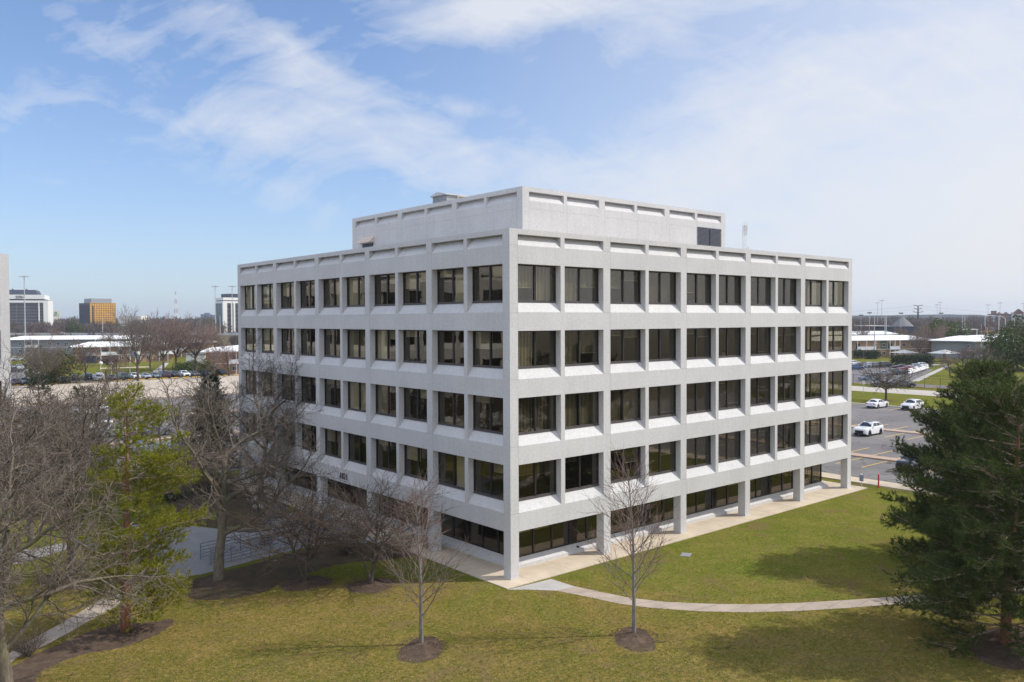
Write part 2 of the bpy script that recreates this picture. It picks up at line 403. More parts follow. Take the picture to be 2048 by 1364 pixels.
def blob(px, py, rx, ry, deg, wgt):
    x = MA('SUBTRACT', sx_.outputs[0], (px-1024)/CF); y = MA('SUBTRACT', sx_.outputs[1], (640-py)/CF); c, s = math.cos(R_(deg)), math.sin(R_(deg))
    a = MA('ADD', MA('MULTIPLY', x, c*CF/rx), MA('MULTIPLY', y, -s*CF/rx)); b = MA('ADD', MA('MULTIPLY', x, s*CF/ry), MA('MULTIPLY', y, c*CF/ry))
    q = MA('ADD', MA('MULTIPLY', a, a), MA('MULTIPLY', b, b)); return MA('MULTIPLY', MA('POWER', 2.7183, MA('MULTIPLY', q, -1)), wgt)
BLOBS = [(560, 120, 270, 42, 24, .80), (600, 255, 210, 60, 8, .85), (1040, 345, 400, 66, 3, .75), (965, 50, 180, 46, -24, .95), (1150, 10, 260, 60, -10, .6), (230, 70, 150, 50, 14, .60), (90, 205, 220, 44, 4, .55),
         (140, 362, 95, 13, 3, .45), (335, 412, 70, 15, 12, .5), (912, 215, 50, 14, 0, .4), (1420, 330, 420, 70, -22, .55), (1750, 130, 420, 110, -24, .55), (1700, 420, 600, 90, -8, .55), (700, 410, 330, 34, 12, .35), (1300, 90, 260, 50, -30, .45), (-300, 250, 300, 80, 10, .6), (2500, 300, 500, 200, 0, .7), (400, -250, 600, 160, 15, .7), (1500, -300, 700, 200, -20, .8), (260, 150, 420, 90, 12, .18), (1800, 300, 500, 260, 0, .5)]
acc = None
for B_ in BLOBS:
    v = blob(B_[0], B_[1], B_[2]*1.1, B_[3]*1.15, B_[4], B_[5]); acc = v if acc is None else MA('ADD', acc, v)
w1 = cloud(R_(-18), 1.0, 4.2, 4.2, 9, .62, .7); w2 = cloud(R_(20), .9, 3.2, 5.5, 8, .6, .9); w3 = cloud(R_(-5), 1.2, 2.4, 14, 6, .68, .6)
wl = MA('ADD', MA('MULTIPLY', w1, .42), MA('ADD', MA('MULTIPLY', w2, .36), MA('MULTIPLY', w3, .22)))
thr = MA('SUBTRACT', .615, MA('MULTIPLY', acc, .25))
mask = MA('MULTIPLY', MA('SUBTRACT', wl, thr), 3.3, True)
mask = MA('MULTIPLY', MA('POWER', mask, .8), MA('MINIMUM', MA('ADD', acc, .35), 1))
zpos = MA('MAXIMUM', sp.outputs['Z'], 0)
hz = MA('POWER', MA('SUBTRACT', 1, zpos, True), 7.0)
veil = MA('ADD', MA('MULTIPLY', hz, .55), MA('ADD', MA('MULTIPLY', MA('POWER', MA('MAXIMUM', MA('ADD', rt_, .16), 0), 1.1), 1.0), .07), True)
base = mixc(nt, 1.0, sky.outputs[0], (.72, .84, 1.02), 'MULTIPLY')
vc = mixc(nt, MA('ADD', MA('MULTIPLY', rt_, 1.3), .35, True), (3.6, 4.2, 5.1), (4.95, 5.05, 5.3))
k1 = mixc(nt, veil, base, vc)
k2 = mixc(nt, MA('MULTIPLY', mask, .85), k1, (4.9, 5.05, 5.4))
mr = nt.nodes.new('ShaderNodeMapRange'); mr.interpolation_type = 'SMOOTHSTEP'; L(nt, sp.outputs['Z'], mr.inputs[0]); mr.inputs[1].default_value = .42; mr.inputs[2].default_value = .72; mr.inputs[3].default_value = 1; mr.inputs[4].default_value = 1.12  # sky overhead, above the view, brightened as added fill
m3 = nt.nodes.new('ShaderNodeMapRange'); m3.interpolation_type = 'SMOOTHSTEP'; L(nt, DOT((-.93, -.36, 0)), m3.inputs[0]); m3.inputs[1].default_value = -.25; m3.inputs[2].default_value = .45; m3.inputs[3].default_value = 1; m3.inputs[4].default_value = 1.55   # unseen sky left and behind brightened as added fill for the left facade
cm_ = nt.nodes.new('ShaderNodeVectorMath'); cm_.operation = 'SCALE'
hi_ = mixc(nt, MA('ADD', MA('MULTIPLY', MA('SUBTRACT', mr.outputs[0], 1), 2), MA('MULTIPLY', MA('SUBTRACT', m3.outputs[0], 1), 1.1), True), k2, (4.3, 4.55, 5.1)); L(nt, hi_, cm_.inputs[0])  # whitens the same boosted sky for the added fill
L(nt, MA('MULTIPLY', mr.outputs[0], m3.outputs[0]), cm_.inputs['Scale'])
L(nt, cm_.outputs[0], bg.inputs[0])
cam = bpy.data.cameras.new('camera'); co = bpy.data.objects.new('camera', cam); COL.objects.link(co); sc.camera = co
cam.sensor_width = 36; cam.lens = 36*CF/2048; cam.clip_end = 30000; cam.clip_start = .5
mw = Matrix((RT2, UP2, -FW)).transposed().to_4x4(); mw.translation = CC; co.matrix_world = mw
sc.view_settings.view_transform = 'Standard'; sc.view_settings.look = 'None'; sc.view_settings.exposure = .17
sc.render.resolution_x = 1024; sc.render.resolution_y = 682
try:
    sc.render.engine = 'CYCLES'; sc.cycles.transparent_max_bounces = 12; sc.cycles.max_bounces = 6
except Exception: pass

# ------------------------------------------------------------------ ground sheets
def ringground():
    m = MB(); S = 6500; n = 24
    xs = [-5500, -3000, -800, -200, -60, -20, 20, 60, 110, 200, 500, 1200, 3000, S]
    for i in range(len(xs)-1):
        for j in range(len(xs)-1):
            m.quad((xs[i], xs[j], 0), (xs[i+1], xs[j], 0), (xs[i+1], xs[j+1], 0), (xs[i], xs[j+1], 0))
    o = m.build('ground', 'far_field_ground'); struct(o)
ringground()
def rect(x0, y0, x1, y1): return [(x0, y0), (x1, y0), (x1, y1), (x0, y1)]
sheet('lawn', rect(-90, -80, 42.6, 44), 'lawn_grass', .004)
sheet('parking_lot', rect(43.1, -60, 106.5, 120), 'asphalt', .008)
sheet('lawn_strip', rect(107, -60, 131, 130), 'lawn_grass', .010)
sheet('driveway', rect(131, -70, 142, 140), 'drive_concrete', .014)
sheet('lawn_strip', rect(142, -70, 147.5, 140), 'lawn_grass', .018)
lb_ = [tuple(g(1816, 765).to_2d()), tuple(g(1868, 739).to_2d())]
sheet('apartment_parking_lot', [(147.5, 25), (157, 25), (157, lb_[0][1]-1.5), lb_[0], lb_[1], (218, 82), (218, 122), (147.5, 122)], 'old_asphalt', .024)
sheet('apartment_lawn', [(157, -60), (420, -60), (420, 160), (157, 160)], 'lawn_grass', .016)
# lot kerbs and medians (real steps)
def kerbbox(name, x0, y0, x1, y1, h, mat='kerb_concrete', z0=0):
    m = MB(); m.box(x0, y0, z0, x1, y1, h); return struct(m.build(name, mat))
kerbbox('sidewalk', 41.0, -60, 43.1, 110, .12, 'walk_concrete')
kerbbox('kerb', 106.5, -60, 107.0, 120, .14)
kerbbox('median', 54.4, -45, 56.0, 70, .15, 'median_concrete')
kerbbox('median', 76.4, -45, 78.0, 90, .15, 'median_concrete')
pm = MB()
for k in range(-14, 34):
    y = 1.4+k*2.72
    for (a, b) in ((48.9, 54.3), (56.1, 61.4), (70.9, 76.3), (78.1, 83.5), (101, 106.4)):
        if random.Random(k*7+int(a)).random() < .93: pm.quad((a, y, .022), (b, y, .022), (b, y+.15, .022), (a, y+.15, .022))
struct(pm.build('parking_markings', 'yellow_paint'))
# left side: street, lots, plaza
sheet('street_lot', [(-60, 57), (43, 57), (43, 128), (-60, 128)], 'asphalt', .008)
sheet('lawn_island', [(-60, 44.1), (-6, 44.1), (-6, 50), (-60, 50)], 'lawn_grass', .005)
sheet('street_lot', rect(-6, 44.2, 43, 56.9), 'old_asphalt', .006)
kerbbox('median', -60, 128, 200, 129.4, .13, 'median_concrete')
sheet('tan_parking_lot', rect(-70, 129.4, 280, 181), 'tan_pavement', .012)
sheet('resident_parking_lot', rect(-70, 182, 280, 196), 'old_asphalt', .016)
kerbbox('median', -30, 96, 30, 97.4, .14, 'median_concrete')
kerbbox('median', -30, 70, 30, 71.4, .14, 'median_concrete')
sheet('green_lawn', rect(22, 196, 320, 345), 'lawn_grass', .02)
sheet('side_parking_lot', rect(-20, 196, 21, 330), 'old_asphalt', .02)
sheet('footpath', [g(200, 736).to_2d(), g(300, 733).to_2d(), g(300, 734.6).to_2d(), g(200, 737.6).to_2d()], 'walk_concrete', .035)
sheet('footpath', [g(303, 744).to_2d(), g(330, 726).to_2d(), g(338, 726).to_2d(), g(322, 744).to_2d()], 'grey_walk', .035)
sheet('footpath', [g(1820, 763).to_2d(), g(1838, 763).to_2d(), g(1890, 737).to_2d(), g(1905, 730).to_2d(), g(1893, 731).to_2d(), g(1870, 741).to_2d()], 'grey_walk', .04)
# walk slab round the tower
m = MB(); m.box(-1.1, -1.0, 0, 39.7, 39.7, .05); struct(m.build('tower_walk', 'walk_concrete'))
m = MB()
for x in [x*3.04+.9 for x in range(13)]: m.box(x, -.998, .0501, x+.018, 1.34, .0515)
for y in [y*3.04+.9 for y in range(13)]: m.box(-1.098, y, .0501, 1.34, y+.018, .0515)
struct(m.build('walk_joints', 'joint_dark'))
# curved path
up_ = [(1102, 1158), (1150, 1173), (1200, 1184), (1260, 1196), (1330, 1204), (1420, 1208), (1500, 1209), (1600, 1206), (1700, 1200), (1800, 1193), (1900, 1186), (2060, 1172), (2200, 1155)]
lo_ = [(1016, 1180), (1060, 1180), (1115, 1182), (1180, 1195), (1240, 1208), (1300, 1216), (1400, 1223), (1500, 1225), (1600, 1222), (1700, 1216), (1800, 1208), (1900, 1201), (2060, 1188), (2200, 1170)]
sheet('curved_path', gp(up_)+gp(lo_)[::-1], 'path_concrete', .012)
jm = MB()
def arc(P, n):
    Q = [g(*q) for q in P]; D_ = [0]
    for i in range(1, len(Q)): D_.append(D_[-1]+(Q[i]-Q[i-1]).length)
    out = []
    for k in range(n+1):
        t = D_[-1]*k/n; i = max(1, next((j for j in range(1, len(Q)) if D_[j] >= t-1e-6), len(Q)-1)); out.append(Q[i-1].lerp(Q[i], (t-D_[i-1])/(D_[i]-D_[i-1])))
    return out
for a, b in list(zip(arc(up_, 20), arc(lo_, 20)))[2:]:
    d = (b-a).normalized(); n_ = Vector((-d.y, d.x, 0))*.010
    jm.quad((*(a-n_).to_2d(), .0155), (*(a+n_).to_2d(), .0155), (*(b+n_).to_2d(), .0155), (*(b-n_).to_2d(), .0155))
struct(jm.build('path_joints', 'joint_dark'))
sheet('grey_path_patch', gp([(1016, 1179.7), (1102, 1158.5), (1150, 1174), (1112, 1181.5), (1060, 1179.7)]), 'grey_walk', .016)
# left path, plaza
pu = [(-60, 1360), (0, 1320), (30, 1299), (82, 1269), (117, 1250), (169, 1219), (199, 1201), (246, 1183), (300, 1160), (333, 1149), (400, 1128)]
pl_ = [(-60, 1400), (0, 1345), (35, 1315), (98, 1287), (141, 1264), (194, 1233), (246, 1207), (300, 1180), (345, 1161), (430, 1141)]
sheet('side_path', gp(pu)+gp(pl_)[::-1], 'path_concrete', .012)
sheet('plaza', gp([(400, 1150), (335, 1146), (312, 1112), (290, 1097), (240, 1090), (150, 1093), (60, 1123), (-80, 1150), (-80, 1092), (60, 1100), (140, 1084), (215, 1068), (262, 1050), (330, 1047), (400, 1054), (500, 1066), (545, 1062), (575, 1030), (640, 1010), (760, 1030), (760, 1085), (640, 1088), (520, 1118)]), 'plaza_paving', .016)
beds = {
 'a': [(335, 1257), (348, 1247), (340, 1238), (300, 1245), (240, 1245), (200, 1255), (150, 1275), (90, 1300), (40, 1325), (-30, 1370), (-30, 1440), (60, 1400), (75, 1352), (100, 1335), (159, 1311), (234, 1298), (290, 1280)],
 'b': [(370, 1190), (410, 1200), (470, 1196), (540, 1180), (560, 1165), (640, 1140), (700, 1125), (780, 1120), (850, 1108), (890, 1112), (860, 1085), (760, 1082), (640, 1092), (520, 1124), (440, 1145), (392, 1158)],
 'c': [(70, 1160), (120, 1146), (200, 1148), (260, 1152), (215, 1170), (160, 1180), (100, 1176)],
 'e': [(262, 1048), (330, 1045), (400, 1052), (500, 1064), (545, 1060), (572, 1028), (560, 985), (480, 965), (380, 968), (300, 1000)],
 'f': [(305, 1110), (335, 1146), (300, 1156), (250, 1175), (240, 1160), (262, 1120)],
 'g': [(1840, 1110), (1900, 1095), (1985, 1100), (2048, 1120), (2048, 1160), (1960, 1150), (1880, 1140)],
 'h': [(1930, 1290), (1960, 1265), (2030, 1250), (2100, 1260), (2120, 1310), (2060, 1340), (1980, 1330)]}
def ragged(pts, amp, seed, step=.22):
    rn = random.Random(seed); out = []
    for i in range(len(pts)):
        a, b = Vector(pts[i]), Vector(pts[(i+1) % len(pts)]); n = max(1, int((b-a).length/step)); pn = Vector((-(b-a).y, (b-a).x)).normalized() if (b-a).length > 0 else Vector((0, 0))
        for k in range(n): out.append(a.lerp(b, k/n)+pn*rn.gauss(0, amp))
    return out
for k, P in beds.items(): sheet('mulch_bed', ragged(smooth_poly(gp(P), 3), .05, ord(k)), 'bed_soil' if k in 'beg' else 'mulch', .009 if k != 'e' else .007)
sheet('shaded_lawn', smooth_poly(gp([(250, 1010), (330, 985), (330, 1040), (262, 1046)]), 3), 'lawn_grass', .011)
def mound(c, r, h=.10, seed=0, st=1., off=0.):
    FD = FW.to_2d().normalized()
    rn = random.Random(seed); m = MB(); n = 28; rings = 7
    ph = [rn.uniform(0, 6.28) for _ in range(4)]
    def rr(a): return 1+.09*math.sin(2*a+ph[0])+.07*math.sin(3*a+ph[1])+.04*math.sin(7*a+ph[2])
    idx = []
    for i in range(rings+1):
        t = i/rings; row = []
        for j in range(n):
            a = 2*math.pi*j/n; q = t*r*rr(a)
            row.append(m.vert((c[0]+q*math.cos(a)+FD.x*((q*math.cos(a)*FD.x+q*math.sin(a)*FD.y)*(st-1)-off), c[1]+q*math.sin(a)+FD.y*((q*math.cos(a)*FD.x+q*math.sin(a)*FD.y)*(st-1)-off), .004+h*(math.cos(t*math.pi)*.5+.5)*(.75+.5*rn.random())+.012*(1-t))))
        idx.append(row)
    for i in range(rings):
        for j in range(n): m.face((idx[i][j], idx[i][(j+1) % n], idx[i+1][(j+1) % n], idx[i+1][j]))
    o = m.build('mulch_mound', 'mulch', smooth=True); struct(o)
for (px, py, r, s) in ((844, 1294, 1.02, 1), (1268, 1274, .98, 2), (612, 1166, 1.35, 3), (742, 1171, 1.3, 4), (438, 1165, 1.2, 5), (1772, 801, 1.4, 6)): mound(g(px, py), r, .14, s, 1.42 if s < 3 else 1., .30 if s < 3 else 0.)
# mulch chips thrown over the edges
rn = random.Random(5); m = MB()
for (px, py, R0) in ((844, 1294, 1.0), (1268, 1274, .97), (612, 1166, 1.3), (742, 1171, 1.3)):
    c = g(px, py)
    for i in range(900):
        a = rn.uniform(0, 6.28); q = R0*(.2+1.0*rn.random()**.6); s = rn.uniform(.015, .05); x = c.x+q*math.cos(a); y = c.y+q*math.sin(a)
        t = rn.uniform(0, 3.14); z = .014+max(0, .12*(1-q/R0))+rn.uniform(0, .02)
        dx, dy = math.cos(t)*s, math.sin(t)*s
        m.quad((x-dx, y-dy, z), (x+dy*.4, y-dx*.4, z+.015), (x+dx, y+dy, z+.01), (x-dy*.4, y+dx*.4, z))
o = m.build('mulch_chips', 'mulch'); o['kind'] = 'stuff'; tag(o, 'scattered brown bark chips round the feet of the young trees', 'bark chips')

def inpoly(x, y, P):
    c = False; j = len(P)-1
    for i in range(len(P)):
        if (P[i][1] > y) != (P[j][1] > y) and x < (P[j][0]-P[i][0])*(y-P[i][1])/(P[j][1]-P[i][1])+P[i][0]: c = not c
        j = i
    return c
HARD = [[tuple(q) for q in gp(up_)+gp(lo_)[::-1]], [tuple(q) for q in gp(pu)+gp(pl_)[::-1]], [tuple(v.co.to_2d()) for v in bpy.data.objects['plaza'].data.vertices]]+[[tuple(q) for q in smooth_poly(gp(P), 3)] for P in beds.values()]
RING = [(g(a, b), r) for (a, b, r) in ((844, 1294, 1.0), (1268, 1274, .97), (612, 1166, 1.3), (742, 1171, 1.3), (438, 1165, 1.2))]
rn = random.Random(77); m = MB(); lf = MB(); n_t = 0
while n_t < 52000:
    px = rn.uniform(-20, 2070); py = 1010+365*rn.random()**.75; p = g(px, py)
    if p.x > 41 or (-1.15 < p.x < 39.75 and p.y > -1.05): continue
    if any(inpoly(p.x, p.y, H_) for H_ in HARD) or any((p-c).length < r for c, r in RING): continue
    n_t += 1
    if rn.random() < .045:
        t = rn.uniform(0, 3.14); s_ = rn.uniform(.02, .05); dx, dy = math.cos(t)*s_, math.sin(t)*s_
        lf.quad((p.x-dx, p.y-dy, .03), (p.x+dy*.6, p.y-dx*.6, .045), (p.x+dx, p.y+dy, .035), (p.x-dy*.6, p.y+dx*.6, .05)); continue
    for k in range(3):
        a = rn.uniform(0, 6.28); l = rn.uniform(.05, .11); w_ = rn.uniform(.008, .016); ox, oy = rn.uniform(-.05, .05), rn.uniform(-.05, .05)
        x, y = p.x+ox, p.y+oy; ca, sa = math.cos(a), math.sin(a)
        i = len(m.v); m.v += [(x-sa*w_, y+ca*w_, .0), (x+sa*w_, y-ca*w_, .0), (x+ca*l*.8, y+sa*l*.8, l*.55)]; m.f.append((i, i+1, i+2)); m.m.append(0)
tag(m.build('grass_tufts', 'tuft_green'), 'uneven tufts of grass over the lawn', 'grass', kind='stuff'); tag(lf.build('leaf_litter', 'dead_leaf'), 'dry brown leaves scattered over the lawn', 'leaves', kind='stuff')

# ------------------------------------------------------------------ the office tower
O_, MU, C_, C0 = 3.3252, .3242, .6282, .6144
ZT, RTP, RBT, W1, S1, G1, BM, FH, DP = 19.85, 19.55, 18.93, 17.89, 15.155, 15.74, 2.696, 3.8, .42
us = []; x = C0
for b in range(5):
    us.append((x, x+O_)); x += O_+MU; us.append((x, x+O_)); x += O_+(C_ if b < 4 else C0)
LEN = x
SIDES = {'front': (Vector((0, 0, 0)), Vector((1, 0, 0)), Vector((0, 1, 0))), 'left': (Vector((0, LEN, 0)), Vector((0, -1, 0)), Vector((1, 0, 0))),
         'back': (Vector((LEN, LEN, 0)), Vector((-1, 0, 0)), Vector((0, -1, 0))), 'right': (Vector((LEN, 0, 0)), Vector((0, 1, 0)), Vector((-1, 0, 0)))}
def facade(m, side, ulist, length, zt, rtp, rbt, rows, zb, off=Vector((0, 0, 0))):
    O, U, D = SIDES[side]
    def P(u, z, d=0.): return O+off+U*u+D*d+Vector((0, 0, z))
    def Q(u0, u1, z0, z1, mat=0): m.quad(P(u0, z0), P(u1, z0), P(u1, z1), P(u0, z1), mat)
    Q(0, length, rtp, zt)                                   # top band
    m.quad(P(0, zt), P(length, zt), P(length-.45, zt, .45), P(.45, zt, .45))
    m.quad(P(.45, zt, .45), P(length-.45, zt, .45), P(length-.45, zt-.7, .45), P(.45, zt-.7, .45))
    edges = [0]+[e for p in ulist for e in p]+[length]
    for i in range(0, len(edges), 2): Q(edges[i], edges[i+1], rows[-1][1] if rows else zb, rtp)   # piers full height
    for (a, b) in ulist:
        # parapet recess
        m.quad(P(a, rbt), P(b, rbt), P(b, rtp, DP), P(a, rtp, DP)); m.quad(P(a, rtp), P(b, rtp), P(b, rtp, DP), P(a, rtp, DP))
        m.poly([P(a, rbt), P(a, rtp, DP), P(a, rtp)]); m.poly([P(b, rbt), P(b, rtp), P(b, rtp, DP)])
        top = rbt
        for (wh, sf, gb) in rows:
            Q(a, b, wh, top)
            m.quad(P(a, wh), P(b, wh), P(b, wh, DP+.08), P(a, wh, DP+.08))
            m.quad(P(a, sf), P(b, sf), P(b, gb, DP), P(a, gb, DP))
            for q in (a, b): m.poly([P(q, sf), P(q, gb, DP), P(q, wh, DP), P(q, wh)])
            top = sf
        Q(a, b, zb, top)
    if rows: # last band under the piers
        for i in range(0, len(edges), 2): Q(edges[i], edges[i+1], zb, rows[-1][1])
    return P
ROWS = [(W1-FH*i, S1-FH*i, G1-FH*i) for i in range(4)]
YT, YG, ZG = 1.35, 1.75, .55
def tower_wall():
    m = MB()
    for s in SIDES:
        P = facade(m, s, us, LEN, ZT, RTP, RBT, ROWS, BM)
        # sealant joints beside the piers and at sill level
        e = .0025
        def strip(u0, u1, z0, z1): m.quad(P(u0, z0, -e), P(u1, z0, -e), P(u1, z1, -e), P(u0, z1, -e), 1)
        strip(C0-.012, C0, BM, ZT-.3)
        for k in range(1, 5):
            u = us[2*k][0]; strip(u-.014, u, BM, ZT); 
        for i in range(4):
            strip(0, C0-.02, S1-FH*i-.014, S1-FH*i+.002)
            for k in range(1, 5): u1 = us[2*k][0]-.02; strip(u1-C_+.02, u1, S1-FH*i-.014, S1-FH*i+.002)
        strip(0, C0-.02, RBT-.014, RBT); 
        for k in range(1, 5): u1 = us[2*k][0]-.02; strip(u1-C_+.02, u1, RBT-.014, RBT)
        # soffit, ground floor wall base
        m.quad(P(0, BM), P(LEN, BM), P(LEN-2.2, BM, 2.2), P(2.2, BM, 2.2))
        m.quad(P(YT, .05, YT), P(LEN-YT, .05, YT), P(LEN-YT, .24, YT), P(YT, .24, YT))
        m.quad(P(YT, .24, YT), P(LEN-YT, .24, YT), P(LEN-YG, ZG, YG), P(YG, ZG, YG))
        m.quad(P(YG, ZG, YG), P(LEN-YG, ZG, YG), P(LEN-YG-.3, ZG, YG+.3), P(YG+.3, ZG, YG+.3))
        for k in range(1, 20):
            u = k*LEN/20
            m.quad(P(u, .24, YT-.004), P(u+.016, .24, YT-.004), P(u+.016, ZG+.004, YG-.004), P(u, ZG+.004, YG-.004), 1)
    return m
bld = empty('office_tower', (0, 0, 0), 0, 'five-storey pale concrete office tower with dark windows, filling the middle of the photo', 'office building')
wall = tower_wall().build('wall', ['precast_concrete', 'joint_sealant'], bld)
m = MB()
m.box(.46, .46, 18.9, LEN-.46, LEN-.46, 19.2); roof = m.build('roof', 'roof_gravel', bld)
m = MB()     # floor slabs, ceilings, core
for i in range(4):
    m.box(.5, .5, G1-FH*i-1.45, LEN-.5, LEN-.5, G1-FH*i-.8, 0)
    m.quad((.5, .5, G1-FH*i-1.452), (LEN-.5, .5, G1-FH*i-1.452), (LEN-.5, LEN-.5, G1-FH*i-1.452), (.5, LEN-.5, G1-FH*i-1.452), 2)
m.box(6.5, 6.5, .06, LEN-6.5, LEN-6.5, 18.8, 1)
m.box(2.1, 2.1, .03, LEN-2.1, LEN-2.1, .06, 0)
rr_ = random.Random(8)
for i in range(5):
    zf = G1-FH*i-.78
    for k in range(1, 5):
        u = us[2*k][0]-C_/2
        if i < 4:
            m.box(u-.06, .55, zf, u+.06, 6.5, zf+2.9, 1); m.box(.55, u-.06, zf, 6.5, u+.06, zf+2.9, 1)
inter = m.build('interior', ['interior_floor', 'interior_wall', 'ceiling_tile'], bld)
for i in range(4):       # desks and boxes seen through the glass
    zf = G1-FH*i-.79
    for (a, b) in us:
        for sw in (0, 1):
            if rr_.random() < .42:
                u = rr_.uniform(a+.2, b-1.6)
                m = MB(); hd_ = rr_.uniform(.95, 1.25)
                for q, mt in (((u, .9, zf, u+1.5, 1.6, zf+.76), 0), ((u+.3, 1.0, zf+.76, u+.7, 1.25, zf+hd_), 1)):
                    if sw: m.box(q[1], q[0], q[2], q[4], q[3], q[5], mt)
                    else: m.box(*q, mt)
                m.build('desk', ['desk_wood', 'ceiling_tile'], bld)
# columns
def ccol(x, y):
    m = MB(); w_ = C0
    m.box(x, y, .05, x+w_, y+w_, BM)
    m.box(x-.012, y-.012, .05, x+w_+.012, y+w_+.012, .13)
    return m.build('column', 'precast_concrete', bld)
cx = [0]+[us[2*k][0]-C_+.006 for k in range(1, 5)]+[LEN-C0]
for a in cx: ccol(a, 0)
for a in cx[1:]: ccol(0, LEN-a-C0 if False else a)
for a in cx[1:]: ccol(LEN-C0, a)
for a in cx[1:-1]: ccol(a, LEN-C0)
# windows: one frame mesh, one pane mesh, several blinds
OH = W1-G1
def win_frame():
    m = MB(); t = .07
    m.box(0, 0, 0, O_, .10, .11, 1); m.box(0, 0, OH-.07, O_, .10, OH); m.box(0, 0, .11, t, .10, OH-.07); m.box(O_-t, 0, .11, O_, .10, OH-.07)
    m.box(1.60, -.01, .11, 1.72, .10, OH-.07); m.box(-.0, -.06, -.012, O_, .0, .03, 1)
    return m.build('window', ['frame_black', 'frame_sill'], bld)
wf0 = win_frame()
m = MB(); m.quad((.05, .05, .1), (O_-.05, .05, .1), (O_-.05, .05, OH-.05), (.05, .05, OH-.05)); pane0 = m.build('pane', 'bronze_glass', wf0)
def blind_mesh(dl, dr, seed):
    rn = random.Random(seed); m = MB()
    for (a, b, d) in ((.06, 1.60, dl), (1.72, O_-.06, dr)):
        if d <= 0: continue
        n = 14; w_ = (b-a)/n; zb = OH-.06-d*(OH-.14)
        for k in range(n):
            x0 = a+k*w_; tl = .035
            m.quad((x0, .22-tl, zb), (x0+w_*.97, .22+tl, zb), (x0+w_*.97, .22+tl, OH-.05), (x0, .22-tl, OH-.05))
        m.box(a, .20, zb-.02, b, .24, zb)
    return m
BL = {}
def blind(par, dl, dr):
    key = (round(dl, 2), round(dr, 2))
    if key not in BL:
        o = blind_mesh(dl, dr, 1).build('blind', 'blind_fabric', par); BL[key] = o
    else:
        o = BL[key].copy(); COL.objects.link(o); o.parent = par
    return o
# how far each blind hangs, read off the photo (front facade, top row first)
FB = [[(.62, 1), (1, .55), (.55, 0.3), (1, 1), (.62, 1), (1, 1), (1, 1), (1, 1), (.85, 1), (1, 1)],
      [(1, 0), (.95, .68), (.17, .23), (0, 0), (.17, .28), (0, 0), (.2, .9), (.3, .3), (0, .5), (.2, .2)],
      [(1, 1), (1, 1), (1, 1), (1, .9), (0, 0), (.1, .85), (.8, .5), (1, 1), (1, 1), (1, 1)],
      [(.35, .4), (.18, 0), (.12, .5), (.25, .45), (1, .75), (0, 0), (.2, .2), (1, 1), (.1, .3), (.3, 1)]]
rn = random.Random(21)
for side in ('front', 'left'):
    O, U, D = SIDES[side]
    for i in range(4):
        for k, (a, b) in enumerate(us):
            f = wf0 if (side, i, k) == ('front', 0, 0) else wf0.copy()
            if f is not wf0:
                COL.objects.link(f); p = pane0.copy(); COL.objects.link(p); p.parent = f; p.rotation_euler = (rn.uniform(-.006, .006), 0, rn.uniform(-.007, .007))
            f.parent = bld; z = G1-FH*i
            if side == 'front': f.location = (a, DP, z)
            else: f.location = (DP, LEN-a, z); f.rotation_euler = (0, 0, -math.pi/2)
            if side == 'front': dl, dr = FB[i][k]
            else: dl = rn.choice((0, 0, .2, .5, 1)); dr = rn.choice((0, .3, 1, 0))
            if dl or dr:
                bo = blind(f, dl, dr); q_ = rn.random(); bo.material_slots[0].link = 'OBJECT'; bo.material_slots[0].material = M['blind_fabric' if q_ < .55 or i == 0 else ('blind_grey' if q_ < .8 else 'blind_dark')]
for side in ('back', 'right'):
    O, U, D = SIDES[side]; m = MB()
    for i in range(4):
        for (a, b) in us:
            z = G1-FH*i; P = lambda u, zz: O+U*u+D*(DP+.02)+Vector((0, 0, zz))
            m.quad(P(a, z), P(b, z), P(b, z+OH), P(a, z+OH))
            m.box(*(P((a+b)/2-.05, z)-Vector((.02, .02, 0))), *(P((a+b)/2+.05, z+OH)+Vector((.02, .02, 0))), 1)
    m.build('rear_glazing', ['ribbon_glass', 'frame_black'], bld)
# ground floor ribbon windows
def ribbon(u0, u1, h):
    m = MB(); w_ = u1-u0
    m.box(0, 0, 0, w_, .10, .07); m.box(0, 0, h-.06, w_, .10, h)
    for k in range(5):
        x0 = k*w_/4; x0 = min(x0, w_-.09) if k == 4 else x0-(.045 if k else 0); m.box(x0, -.01, .07, x0+.09, .10, h-.06)
    return m
hh = BM-ZG
cuts = [YG]+[us[2*k][0]-C_/2 for k in range(1, 5)]+[LEN-YG]
for side in ('front', 'left', 'back', 'right'):
    O, U, D = SIDES[side]
    for k in range(5):
        a, b = cuts[k], cuts[k+1]
        o = ribbon(a, b, hh).build('ribbon_window', 'frame_black', bld)
        m = MB(); m.quad((.02, .05, .04), (b-a-.02, .05, .04), (b-a-.02, .05, hh-.04), (.02, .05, hh-.04)); m.build('pane', 'ribbon_glass', o)
        o.location = O+U*a+D*YG+Vector((0, 0, ZG)); o.rotation_euler = (0, 0, math.atan2(U.y, U.x))
        if side == 'front' and k in (0, 3):
            m = MB()
            for q in range(2):
                x0 = .1+q*(b-a)/4; m.box(x0, .28, 1.35, x0+(b-a)/4-.12, .30, 2.1)
            m.build('blind', 'blind_fabric', o)
# entrance doors under the left facade
m = MB()
for q in (0, 1): m.box(1.70, 15.2+q*1.0, .06, 1.74, 16.1+q*1.0, 2.2)
d_ = m.build('door', 'frame_black', bld)
m = MB(); m.box(1.64, 16.02, .9, 1.66, 16.05, 1.5); m.box(1.64, 16.26, .9, 1.66, 16.29, 1.5); m.build('handle', 'galvanised', d_)
